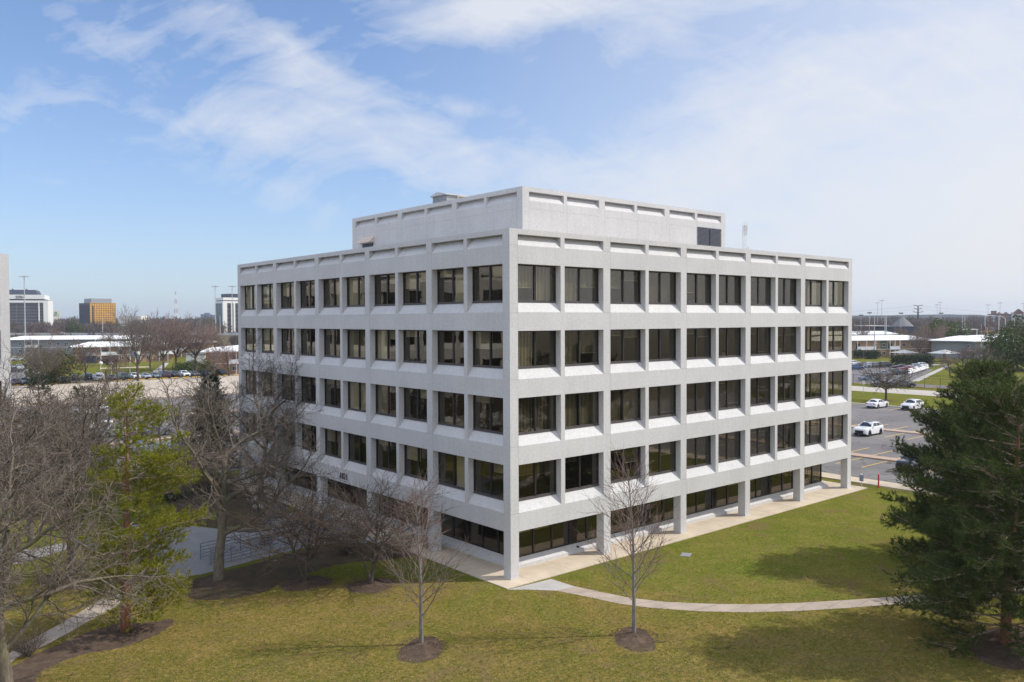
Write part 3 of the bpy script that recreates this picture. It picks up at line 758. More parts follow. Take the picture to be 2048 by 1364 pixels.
# address on the beam
text_mesh('address_number', '1821', .62, 'lettering', bld, Matrix.Translation((-.03, 19.1, 3.0)) @ Matrix.Rotation(-math.pi/2, 4, 'Z') @ Matrix.Rotation(math.pi/2, 4, 'X'), .02)
# small vent on the ground-floor skirt
m = MB(); m.box(6.74, 1.47, .30, 6.90, 1.6, .43); m.build('wall_vent', 'frame_black', bld)
# penthouse
PI_, PO = 7.6, Vector((0, 0, 0)); pu_ = []; x = C0
for b in range(3):
    pu_.append((x, x+O_)); x += O_+MU; pu_.append((x, x+O_)); x += O_+(C_ if b < 2 else C0)
PL = x; PZ = 23.9
SS = dict(SIDES)
SIDES.update({'front': (Vector((PI_, PI_, 0)), Vector((1, 0, 0)), Vector((0, 1, 0))), 'left': (Vector((PI_, PI_+PL, 0)), Vector((0, -1, 0)), Vector((1, 0, 0))),
              'back': (Vector((PI_+PL, PI_+PL, 0)), Vector((-1, 0, 0)), Vector((0, -1, 0))), 'right': (Vector((PI_+PL, PI_, 0)), Vector((0, 1, 0)), Vector((-1, 0, 0)))})
m = MB()
for s in SIDES:
    P = facade(m, s, pu_, PL, PZ, PZ-.31, PZ-.93, [], 19.2)
    e = .0025
    def strip(u0, u1, z0, z1): m.quad(P(u0, z0, -e), P(u1, z0, -e), P(u1, z1, -e), P(u0, z1, -e), 1)
    for (a, b) in pu_:
        strip(a-.016, a, 19.2, PZ-.31); strip(a+.02, b-.02, PZ-1.50, PZ-1.487)
    strip(pu_[-1][1], pu_[-1][1]+.015, 19.2, PZ)
pent = m.build('penthouse', ['precast_concrete', 'joint_sealant'], bld)
m = MB(); m.box(PI_+.46, PI_+.46, PZ-.75, PI_+PL-.46, PI_+PL-.46, PZ-.6); m.build('penthouse_roof', 'roof_gravel', pent)
m = MB(); a, b = PI_+pu_[-1][0], PI_+pu_[-1][1]
m.box(a, PI_-.03, 20.2, b, PI_+.02, 20.3); m.box(a, PI_-.03, PZ-1.58, b, PI_+.02, PZ-1.5)
for k in range(22):
    z = 20.3+k*.1; m.quad((a, PI_-.09, z), (b, PI_-.09, z), (b, PI_-.01, z+.085), (a, PI_-.01, z+.085))
m.box((a+b)/2-.03, PI_-.11, 20.3, (a+b)/2+.03, PI_, PZ-1.58); m.build('louver', 'louver_metal', pent)
m = MB(); y0, y1 = 27.2, 29.4
m.poly([(PI_, y0, 22.05), (PI_, y1, 22.05), (PI_-.55, y1+.05, 21.55), (PI_-.55, y0-.05, 21.55)])
m.poly([(PI_, y0, 22.05), (PI_-.55, y0-.05, 21.55), (PI_, y0, 21.5)]); m.poly([(PI_, y1, 22.05), (PI_, y1, 21.5), (PI_-.55, y1+.05, 21.55)])
m.box(PI_-.57, y0-.05, 21.48, PI_-.53, y1+.05, 21.56); m.build('vent_hood', 'metal_pinkish', pent)
m = MB(); m.box(PI_-.03, 27.4, 20.3, PI_+.01, 29.2, 21.45); m.build('louver', 'louver_metal', pent)
SIDES.clear(); SIDES.update(SS)
# cooling unit on the penthouse roof
cu = empty('cooling_unit', (9.2, 19.0, PZ-.6), 0, 'small louvred metal cooling unit with pitched lid, standing on the penthouse roof', 'rooftop unit')
m = MB(); m.box(-.5, -1.0, 0, 3.6, .9, 1.4)
for k in range(6): m.box(-.54, -.95, .80+k*.1, -.49, .85, .86+k*.1)
m.build('casing', 'metal_grey', cu)
m = MB(); m.poly([(-.7, -1.15, 1.4), (3.8, -1.15, 1.4), (3.8, -.05, 1.64), (-.7, -.05, 1.64)]); m.poly([(-.7, 1.05, 1.4), (-.7, -.05, 1.64), (3.8, -.05, 1.64), (3.8, 1.05, 1.4)])
m.poly([(-.7, -1.15, 1.4), (-.7, -.05, 1.64), (-.7, 1.05, 1.4)]); m.box(-.7, -1.15, 1.34, 3.8, 1.05, 1.4)
m.build('lid', 'galvanised', cu)
m = MB()
for k in range(4): m.box(.4+k*.8, -1.3, 1.06, .46+k*.8, -1.24, 1.28)
m.bar((.4, -1.27, 1.28), (2.9, -1.27, 1.28), .04, .04); m.build('guard_rail', 'metal_pinkish', cu)
# neighbouring tower of the same design, its corner just in frame
nb = empty('neighbour_tower', (-18.33-LEN, 37.04, 0), 0, 'matching concrete tower, only one corner pier showing at the left edge of the photo', 'office building')
for src in (wall, roof, pent):
    c = copy_tree(src, nb)
m = MB()
for side in SIDES:
    O, U, D = SIDES[side]
    P = lambda u, zz, d=DP+.02: O+U*u+D*d+Vector((0, 0, zz))
    for i in range(4):
        for (a, b) in us:
            z = G1-FH*i; m.quad(P(a, z), P(b, z), P(b, z+OH), P(a, z+OH), 0)
            for q in (a, (a+b)/2-.05, b-.09):
                A = P(q, z, DP-.03); B = P(q+.09, z+OH, DP+.03); m.box(*A, *B, 1)
    m.quad(P(YG, ZG, YG), P(LEN-YG, ZG, YG), P(LEN-YG, BM, YG), P(YG, BM, YG), 0)
m.box(1, 1, .1, LEN-1, LEN-1, .12, 2)
m.build('glazing', ['ribbon_glass', 'frame_black', 'interior_floor'], nb)
m = MB(); m.box(3, 3, .1, LEN-3, LEN-3, 18.8); m.build('interior', 'interior_wall', nb)
for a in cx:
    for (px, py) in ((a, 0), (LEN-C0, a)):
        if (px, py) == (LEN-C0, 0) and a == 0: continue
        m = MB(); m.box(px, py, 0, px+C0, py+C0, BM); m.build('column', 'precast_concrete', nb)
# ------------------------------------------------------------------ vegetation
def perp(d, rn):
    a = d.orthogonal().normalized(); b = d.cross(a); t = rn.uniform(0, 2*math.pi)
    return a*math.cos(t)+b*math.sin(t)
def curvebranch(rn, p, d, ln, r, n, wob, lift, taper=.35):
    pts = [p.copy()]; rs = [r]; d = d.normalized()
    for i in range(n):
        d = d + Vector((rn.uniform(-wob, wob), rn.uniform(-wob, wob), rn.uniform(-wob, wob)+lift)); d.normalize()
        pts.append(pts[-1]+d*(ln/n)); rs.append(r*(1-(1-taper)*(i+1)/n))
    return pts, rs, d
def sample(pts, t):
    q = t*(len(pts)-1); i = min(int(q), len(pts)-2); f = q-i
    return pts[i].lerp(pts[i+1], f), (pts[i+1]-pts[i]).normalized()
def bare_tree(name, base, H, spec, seed, label, group=None, mats=('bark_grey', 'twig_grey'), rz=0, cat='tree'):
    """spec: dict with trunk length share, limb counts per level, angles, lengths"""
    rn = random.Random(seed)
    root = empty(name, base, rz, label, cat, group)
    tm, cm = MB(), MB()
    minr = spec.get('minr', .008)
    def grow(p, d, ln, r, lev):
        S = spec['lev'][lev]
        n = S.get('n', 4)
        pts, rs, de = curvebranch(rn, p, d, ln, r, n, S.get('wob', .15), S.get('lift', .03), S.get('taper', .3))
        rs = [max(q, minr) for q in rs]
        if lev == len(spec['lev'])-1: rs[-1] = minr*.4
        big = r > spec.get('trunkr', .05)
        (tm if big else cm).tube(pts, rs, 8 if r > .12 else (5 if r > .04 else 3), cap=False, m=(1 if (spec.get('tips') and lev >= len(spec['lev'])-1 and rn.random() < .45) else 0) if not big else 0)
        if lev+1 < len(spec['lev']):
            S2 = spec['lev'][lev+1]; k = S2['k'] if not isinstance(S2['k'], tuple) else rn.randint(*S2['k'])
            if lev > 0: k = max(1, int(k*min(1.3, .45+.55*ln/max(spec['lev'][lev]['ref'], .01))))
            t0, t1 = S2.get('t', (.25, 1)); az = rn.uniform(0, 6.28)
            for i in range(k):
                t = t0+(t1-t0)*(i+rn.random()*.8)/k; t = min(t, .99)
                q, dd = sample(pts, t); az += 2.399+rn.uniform(-.5, .5)
                a = dd.orthogonal().normalized(); b = dd.cross(a); pr = a*math.cos(az)+b*math.sin(az)
                if S2.get('flat'): pr.z *= S2['flat']; pr.normalize()
                ang = R_(rn.uniform(*S2['ang'])); d2 = dd*math.cos(ang)+pr*math.sin(ang)
                l2 = S2['len']*(1-S2.get('fall', .4)*(t-t0)/(max(.01, t1-t0)))*rn.uniform(.7, 1.2)
                rl = rs[min(int(t*n), n)]
                grow(q, d2, l2, min(rl*.85, S2['r']*(.6+.5*l2/S2['len'])), lev+1)
        if lev > 0 and 0 < lev < len(spec['lev'])-1 and S.get('fork', True):
            # keep the tip going as a finer branch
            S2 = spec['lev'][lev+1]; grow(pts[-1], de, S2['len']*.8, rs[-1], lev+1)
    for st in spec.get('stems', [((0, 0), (0, 0, 1), 1, 1)]):
        (ox, oy), dd, fl, fr = st
        S = spec['lev'][0]; grow(Vector((ox, oy, -.05)), Vector(dd), S['len']*fl, S['r']*fr, 0)
    tm.build('trunk', mats[0], root, smooth=True)
    cm.build('crown', [mats[1], spec.get('tips', mats[1])], root)
    return root
def sp_big(H, r=.24, dens=1., wide=1., bole=.25, minr=.0075, forks=5, low=.2):
    return {'minr': minr, 'lev': [
        {'len': H*.60, 'r': r, 'n': 9, 'wob': .11, 'lift': .05, 'taper': .32, 'ref': 1},
        {'k': (forks, forks+2), 't': (low, .97), 'ang': (38, 68), 'len': H*.43*wide, 'fall': .3, 'r': r*.40, 'n': 8, 'wob': .24, 'lift': .045, 'ref': H*.44*wide},
        {'k': int(9*dens), 't': (.15, .95), 'ang': (32, 66), 'len': H*.20*wide, 'fall': .3, 'r': r*.13, 'n': 6, 'wob': .27, 'lift': .035, 'ref': H*.2*wide},
        {'k': int(9*dens), 't': (.12, .95), 'ang': (30, 64), 'len': H*.092, 'fall': .2, 'r': r*.055, 'n': 4, 'wob': .30, 'lift': .03, 'ref': H*.085},
        {'k': int(6*dens), 't': (.15, .98), 'ang': (25, 62), 'len': H*.040, 'fall': .2, 'r': .0085, 'n': 2, 'wob': .32, 'lift': .02, 'ref': 1}]}
def sp_sapling(H):
    return {'minr': .0058, 'trunkr': .03, 'tips': 'twig_red', 'lev': [
        {'len': H*.97, 'r': .105, 'n': 14, 'wob': .02, 'lift': .05, 'taper': .10, 'ref': 1},
        {'k': 30, 't': (.17, .96), 'ang': (38, 56), 'len': H*.40, 'fall': .78, 'r': .027, 'n': 7, 'wob': .085, 'lift': .055, 'ref': H*.28},
        {'k': 9, 't': (.15, .95), 'ang': (25, 50), 'len': H*.135, 'fall': .35, 'r': .011, 'n': 4, 'wob': .10, 'lift': .05, 'ref': H*.125},
        {'k': 4, 't': (.25, .95), 'ang': (20, 45), 'len': H*.052, 'fall': .2, 'r': .007, 'n': 2, 'wob': .1, 'lift': .05, 'ref': 1}]}
def sp_spread(H, W):
    return {'minr': .007, 'stems': [((0, 0), (.1, .05, 1), 1, 1), ((.12, .1), (-.25, .2, 1), .9, .8), ((-.1, .05), (.2, -.25, 1), .85, .7)], 'lev': [
        {'len': H*.6, 'r': .10, 'n': 5, 'wob': .1, 'lift': .03, 'taper': .5, 'ref': 1},
        {'k': 11, 't': (.42, .99), 'ang': (48, 80), 'len': W*.92, 'fall': .2, 'r': .040, 'n': 7, 'wob': .16, 'lift': .03, 'flat': .6, 'ref': W*.9},
        {'k': 11, 't': (.15, .97), 'ang': (35, 65), 'len': W*.36, 'fall': .2, 'r': .015, 'n': 4, 'wob': .2, 'lift': .03, 'flat': .5, 'ref': W*.36},
        {'k': 7, 't': (.1, .97), 'ang': (30, 65), 'len': W*.15, 'fall': .2, 'r': .009, 'n': 3, 'wob': .2, 'lift': .03, 'flat': .7, 'ref': 1}]}
def sp_vase(H, r=.3, minr=.02, dens=1.):      # far street trees, upswept and dense at the rim
    return {'minr': minr, 'lev': [
        {'len': H*.30, 'r': r, 'n': 4, 'wob': .05, 'lift': .05, 'taper': .8, 'ref': 1},
        {'k': 8, 't': (.65, 1), 'ang': (22, 48), 'len': H*.54, 'fall': .1, 'r': r*.42, 'n': 6, 'wob': .12, 'lift': .05, 'ref': H*.5},
        {'k': int(10*dens), 't': (.2, .98), 'ang': (20, 50), 'len': H*.28, 'fall': .3, 'r': r*.14, 'n': 4, 'wob': .16, 'lift': .05, 'ref': H*.26},
        {'k': int(9*dens), 't': (.15, .98), 'ang': (22, 50), 'len': H*.12, 'fall': .2, 'r': .03, 'n': 3, 'wob': .18, 'lift': .05, 'ref': H*.1},
        {'k': int(6*dens), 't': (.2, .98), 'ang': (20, 52), 'len': H*.05, 'fall': .2, 'r': .02, 'n': 1, 'wob': .2, 'lift': .04, 'ref': 1}]}
def tuft(m, rn, p, d, ln, n, w, spread=.9, mat=0):
    """needle tuft: thin blades round a shoot"""
    for i in range(n):
        o = Vector((rn.uniform(-1, 1), rn.uniform(-1, 1), rn.uniform(-1, 1)))*spread + d*.9
        o.normalize(); l = ln*rn.uniform(.65, 1.15)
        q = p+d*(rn.random()*ln*.7)
        s = o.cross(Vector((rn.uniform(-1, 1), rn.uniform(-1, 1), rn.uniform(-1, 1)))).normalized()*w
        i0 = len(m.v); a = q-s; b = q+s; c = q+o*l
        m.v += [(a.x, a.y, a.z), (b.x, b.y, b.z), (c.x, c.y, c.z)]; m.f.append((i0, i0+1, i0+2)); m.m.append(mat)
def pine(name, base, H, R, seed, label, mats=('bark_pine', 'needles_dark', 'bark_pine_limb'), lowest=.12, whorls=22, per=5, dens=1., nl=.17, nw=.014, dead=.0, group=None, shape='cone', side=None, tuftn=11, cat='pine tree', gap=.1, inner=.25):
    rn = random.Random(seed); root = empty(name, base, 0, label, cat, group)
    tm, cm, lm = MB(), MB(), MB()
    pts, rs, _ = curvebranch(rn, Vector((0, 0, -.05)), Vector((0, 0, 1)), H, H*.0215, 12, .025, .03, .08)
    tm.tube(pts, rs, 9)
    for k in range(whorls):
        t = lowest+(1-lowest)*((k+.2)/whorls)**.95; t = min(t, .985)
        env = (1-t)**.75 if shape == 'cone' else (1-t)**.48*min(1, .72+t*1.6) if shape == 'pine' else max(0, 1-((t-.34)/.68)**2)**.85*(.92 if t > .36 else .75+.25*(t/.36))
        n = per+rn.randint(-1, 1); az = rn.uniform(0, 6.28)
        isdead = t < dead
        for j in range(n):
            a = az+6.283*j/n+rn.uniform(-.35, .35)
            dv = Vector((math.cos(a), math.sin(a), 0))
            ln = R*env*rn.uniform(.65, 1.12)+.25
            if side:
                ln *= 1+side[1]*dv.dot(Vector(side[0]))
            if rn.random() < gap: continue
            p0, _ = sample(pts, t+rn.uniform(-.012, .012) if t < .97 else t)
            bp, br, bd = curvebranch(rn, p0, dv+Vector((0, 0, rn.uniform(-.08, .28)+.30*(t > .8))), ln, .010+.009*ln, 7, .13, .03 if t > .3 else .0, .25)
            lm.tube(bp, br, 4, cap=False)
            if isdead and rn.random() < .75:
                for q in range(5):
                    c, dd = sample(bp, rn.uniform(.3, .95)); e, er, _ = curvebranch(rn, c, dd+perp(dd, rn)*.9, ln*.3, .014, 3, .25, 0, .3); lm.tube(e, er, 3, cap=False)
                continue
            # side shoots, each with finer shoots that carry the needle clumps
            ns = max(4, int(ln*4.6*dens))
            for q in range(ns):
                tt = inner+(1-inner)*(q+rn.random())/ns; tt = min(tt, .99)
                c, dd = sample(bp, tt)
                sd_ = dd.cross(Vector((0, 0, 1))).normalized()*(1 if q % 2 else -1)
                l2 = (.35+.34*ln*(1.08-tt))*rn.uniform(.6, 1.25)
                sp_, sr, se = curvebranch(rn, c, dd*.8+sd_*.8+Vector((0, 0, rn.uniform(-.1, .45))), l2, .010, 3, .2, .06, .4)
                lm.tube(sp_, sr, 3, cap=False)
                n3 = max(2, int(l2/.17))
                for u in range(n3):
                    c2, d2 = sample(sp_, .12+.87*(u+rn.random())/n3)
                    d3 = (d2*.8+perp(d2, rn)*.75+Vector((0, 0, .35))).normalized(); l3 = rn.uniform(.10, .30)
                    for w_ in range(2):
                        tuft(cm, rn, c2+d3*l3*(w_+.6)*.7, d3, nl, tuftn, nw)
                tuft(cm, rn, sp_[-1], se, nl, tuftn, nw)
            for u in range(3): c2, d2 = sample(bp, .82+.17*rn.random()); tuft(cm, rn, c2, (d2+Vector((0, 0, .5))).normalized(), nl, tuftn, nw)
    tm.build('trunk', mats[0], root, smooth=True); lm.build('limbs', mats[2], root); cm.build('crown', mats[1], root)
    return root
def bush(name, base, R, H, seed, label, mat='hedge_green', cat='shrub', n=1800, s=.09, group=None, box=None):
    rn = random.Random(seed); m = MB()
    o_ = []
    for i in range(n):
        if box: p = Vector((rn.uniform(-box[0], box[0]), rn.uniform(-box[1], box[1]), H*rn.random()**.7))
        else:
            v = Vector((rn.gauss(0, 1), rn.gauss(0, 1), rn.gauss(0, 1))).normalized(); k = rn.random()**.33
            lump = 1+.22*math.sin(v.x*5+seed)+.18*math.sin(v.y*6+seed*2)
            p = Vector((v.x*R*k*lump, v.y*R*k*lump, H*.5+v.z*H*.5*k*lump))
        if p.z < .02: p.z = .02
        d = Vector((rn.uniform(-1, 1), rn.uniform(-1, 1), rn.uniform(-.3, 1))).normalized(); e = perp(d, rn)*s*.6
        q = p+d*s; m.poly([p-e, p+e, q+e*.4, q-e*.4])
    o = m.build(name, mat, loc=base); return tag(o, label, cat, group)
def twig_bush(name, base, R, H, seed, label, mat='twig_brown', n=60, group=None, r=.008):
    rn = random.Random(seed); m = MB()
    for i in range(n):
        a = rn.uniform(0, 6.28); d = Vector((math.cos(a)*R/H, math.sin(a)*R/H, 1.))
        p, q, e = curvebranch(rn, Vector((rn.uniform(-.2, .2), rn.uniform(-.2, .2), 0)), d, H*rn.uniform(.6, 1.1), r, 4, .2, .0, .4); m.tube(p, q, 3, cap=False)
        for k in range(6):
            c, dd = sample(p, rn.uniform(.3, .95)); p2, q2, _ = curvebranch(rn, c, dd+perp(dd, rn)*.8, H*.35, r*.7, 3, .25, .0, .4); m.tube(p2, q2, 3, cap=False)
    o = m.build(name, mat, loc=base); return tag(o, label, 'shrub', group)

# saplings in the lawn
p = g(843, 1289); bare_tree('young_tree', (p.x, p.y, .1), 7.6, sp_sapling(7.15), 11, 'slim leafless young tree in a round mulch patch, the left of two on the lawn', 'young trees on the front lawn', ('bark_sapling', 'twig_sapling'), cat='tree')
p = g(1268, 1270); bare_tree('young_tree', (p.x, p.y, .1), 8.5, sp_sapling(8.0), 12, 'taller slim leafless young tree in a round mulch patch beside the curved path', 'young trees on the front lawn', ('bark_sapling', 'twig_sapling'), cat='tree')
# bare shade trees on the left
def bt(px, py, H, seed, label, mats=('bark_grey', 'twig_grey'), z=0, rz=0, **k):
    p = g(px, py); return bare_tree('bare_tree', (p.x, p.y, z), H, sp_big(H, **k), seed, label, 'bare shade trees left of the tower', mats, rz)
bt(18, 1425, 12.2, 31, 'large leafless tree with mossy trunk cut by the left edge of the photo', r=.30, dens=1.3, wide=1.05, low=.28, forks=9, minr=.007)
bt(145, 1150, 13.6, 32, 'dark-trunked leafless tree in a mulch patch left of the bright green pine', ('bark_dark', 'twig_grey'), r=.25, dens=1.2, forks=8, low=.26, minr=.009)
bt(62, 1085, 13.2, 33, 'leafless tree with leaning trunk behind the large one at the left edge', ('bark_grey', 'twig_brown'), r=.22, dens=1.2, forks=8, minr=.009)
bt(438, 1163, 12.6, 34, 'leafless tree with thick straight trunk and wide crooked limbs before the ramp railing', r=.33, dens=1.3, wide=1.15, low=.34, forks=9, minr=.0095)
bt(522, 1005, 13.4, 35, 'leafless leaning tree in the planting bed by the entrance steps', ('bark_dark', 'twig_grey'), r=.24, dens=1.3, wide=1.15, forks=9, minr=.011)
bt(322, 905, 9.5, 36, 'small thin leafless tree at the edge of the parking lot behind the pine', ('bark_dark', 'twig_brown'), r=.13, dens=.8, forks=6)
bt(-40, 1150, 13.6, 37, 'leafless tree just outside the left edge whose twigs reach over the path', ('bark_dark', 'twig_brown'), r=.24, dens=1.2, forks=8, minr=.009)
bt(215, 1000, 12, 38, 'leafless tree rising behind the bright green pine', ('bark_dark', 'twig_brown'), r=.2, dens=1.2, forks=8, minr=.009)
# low spreading trees against the facade
for (px, py, H, W, s, lb) in ((610, 1167, 6.0, 4.4, 41, 'low spreading leafless tree in a mulch ring before the ramp, left of two'), (742, 1172, 6.2, 4.4, 42, 'low spreading leafless tree with leaning stems right beside the tower facade')):
    p = g(px, py); bare_tree('spreading_tree', (p.x, p.y, .05), H, sp_spread(H, W), s, lb, 'low spreading trees by the facade', ('bark_dark', 'twig_dark'))
# pines
p = g(252, 1264)
pine('bright_pine', p, 11.4, 2.6, 51, 'tall bright yellow-green pine with reddish trunk between the bare trees on the left', ('bark_pine', 'needles_bright', 'bark_pine_limb'), lowest=.06, whorls=19, per=6, dens=1.2, nl=.185, nw=.0115, side=((.8, -.3, 0), .36), tuftn=13, gap=.24, shape='round', inner=.12)
p = g(2010, 1288)
pine('dark_pine', p, 11.5, 5.2, 52, 'huge dark green pine with orange-brown trunk at the right edge of the lawn', lowest=.07, whorls=24, per=6, dens=1.35, nl=.20, nw=.013, shape='pine', side=((-.7, .45, 0), .14), tuftn=11, gap=.12, inner=.24)
p = g(1966, 1128)
pine('dark_pine', p, 11.7, 5.3, 53, 'second dark green pine standing behind the huge one, its crown nearest the parked cars', lowest=.05, whorls=24, per=6, dens=1.3, nl=.21, nw=.015, shape='pine', side=((-.7, .6, 0), .10), tuftn=11, gap=.08, inner=.2)
p = g(2130, 1170)
pine('dark_pine', p, 11.4, 4.8, 54, 'dark pine half outside the right edge of the photo behind the huge one', lowest=.12, whorls=17, per=5, dens=.9, nl=.2, nw=.020, shape='pine', dead=.2, gap=.2, tuftn=8)
p = g(425, 962)
pine('blue_spruce', p, 9.6, 3.1, 55, 'dark dense conical spruce beside the far left corner of the tower', ('bark_dark', 'needles_spruce', 'bark_dark'), lowest=.1, whorls=20, per=7, dens=1.3, nl=.18, nw=.018, cat='spruce tree', gap=.03, tuftn=10, inner=.08)
for (px, py, H, s, lb) in ((85, 1030, 10.5, 56, 'dull green pine hidden among the bare trees near the left edge'), (175, 985, 9.0, 57, 'smaller dull green pine behind the bare trees and left of the bright pine')):
    pine('dull_pine', g(px, py), H, 3.0, s, lb, ('bark_dark', 'needles_spruce', 'bark_dark'), lowest=.15, whorls=15, per=5, dens=.8, nl=.2, nw=.020, gap=.25, tuftn=7, group='dull pines among the bare trees')
# right side bare tree, verge tree
p = g(1772, 801); bare_tree('verge_tree', p, 8.8, {'minr': .018, 'lev': [
    {'len': 3.6, 'r': .22, 'n': 4, 'wob': .06, 'lift': .02, 'taper': .7, 'ref': 1},
    {'k': 9, 't': (.5, .98), 'ang': (35, 70), 'len': 4.6, 'fall': .3, 'r': .12, 'n': 6, 'wob': .22, 'lift': .02, 'ref': 4.6},
    {'k': 7, 't': (.2, .95), 'ang': (30, 60), 'len': 2.0, 'fall': .3, 'r': .05, 'n': 4, 'wob': .25, 'lift': .02, 'ref': 2},
    {'k': 6, 't': (.2, .95), 'ang': (30, 60), 'len': .9, 'fall': .2, 'r': .025, 'n': 3, 'wob': .25, 'lift': .0, 'ref': .9},
    {'k': 4, 't': (.2, .95), 'ang': (30, 60), 'len': .4, 'fall': .2, 'r': .02, 'n': 1, 'wob': .25, 'lift': .0, 'ref': 1}]}, 61, 'dark leafless tree with low spreading limbs on the grass verge behind the white sedan', None, ('bark_dark', 'twig_brown'))
p = g(2045, 985); bare_tree('bare_tree', p, 13, sp_big(13, r=.2, dens=1.0, forks=7), 62, 'leafless tree whose fine twigs show behind the dark pines at the right edge', None, ('bark_dark', 'twig_brown'))
p = g(1985, 900); bare_tree('bare_tree', p, 12, sp_big(12, r=.2, dens=1.0, forks=7, minr=.012), 63, 'grey-twigged leafless tree standing just behind the crown of the dark pines', None, ('bark_dark', 'twig_grey'))
# shrubs
rn = random.Random(4)
for (px, py, R, H, s, lb) in ((55, 1312, .9, 1.3, 1, 'leafless twiggy shrub beside the lower left path'), (800, 1112, 1.3, 1.2, 2, 'dark twiggy shrub at the foot of the facade near the corner'), (690, 1108, 1.4, 1.3, 3, 'dark twiggy shrub between the two spreading trees'), (860, 1098, .8, .9, 4, 'low reddish twig shrub nearest the walkway slab')):
    twig_bush('twiggy_shrub', g(px, py), R, H, s, lb, 'twig_dark' if s > 1 else 'twig_brown', 90, 'leafless shrubs')
for (px, py, R, H, s, lb) in ((602, 1040, .55, .5, 7, 'red-orange flowering shrub behind the ramp railing, farther of two'), (651, 1060, .5, .45, 8, 'red-orange flowering shrub nearer the tower, between railing and facade')):
    bush('flowering_shrub', g(px, py), R, H, s, lb, 'red_flower', n=420, s=.07, group='red-orange shrubs')
for (px, py, R, H, s, lb) in ((420, 985, 1.6, .9, 11, 'dark low evergreen shrub at the foot of the spruce'), (350, 1000, 1.3, .6, 12, 'dark low evergreen shrub left of the spruce bed')):
    bush('evergreen_shrub', g(px, py), R, H, s, lb, 'hedge_green', n=1200, s=.1, group='low evergreen shrubs')
# litter on the lawn
def stick(px, py, L_, a, s, lb):
    rn = random.Random(s); m = MB(); p, r, d = curvebranch(rn, Vector((0, 0, .03)), Vector((math.cos(a), math.sin(a), .02)), L_, .022, 6, .15, 0, .3); m.tube(p, r, 5)
    for k in range(4):
        c, dd = sample(p, .25+.2*k); q, r2, _ = curvebranch(rn, c, dd+Vector((rn.uniform(-.6, .6), rn.uniform(-.6, .6), .12)), L_*.3, .012, 3, .2, 0, .3); m.tube(q, r2, 4)
    o = m.build('fallen_branch', 'bark_dark', loc=g(px, py)); tag(o, lb, 'branch', 'fallen branches on the lawn')
stick(1428, 1298, 1.3, -.6, 2, 'dark fallen branch lying on the shaded lawn at the lower right')
stick(141, 1352, .6, .9, 3, 'short pale fallen branch on the lawn by the lower left mulch bed')
stick(1330, 1285, .4, 2.2, 4, 'tiny fallen twig beside the right mulch patch')
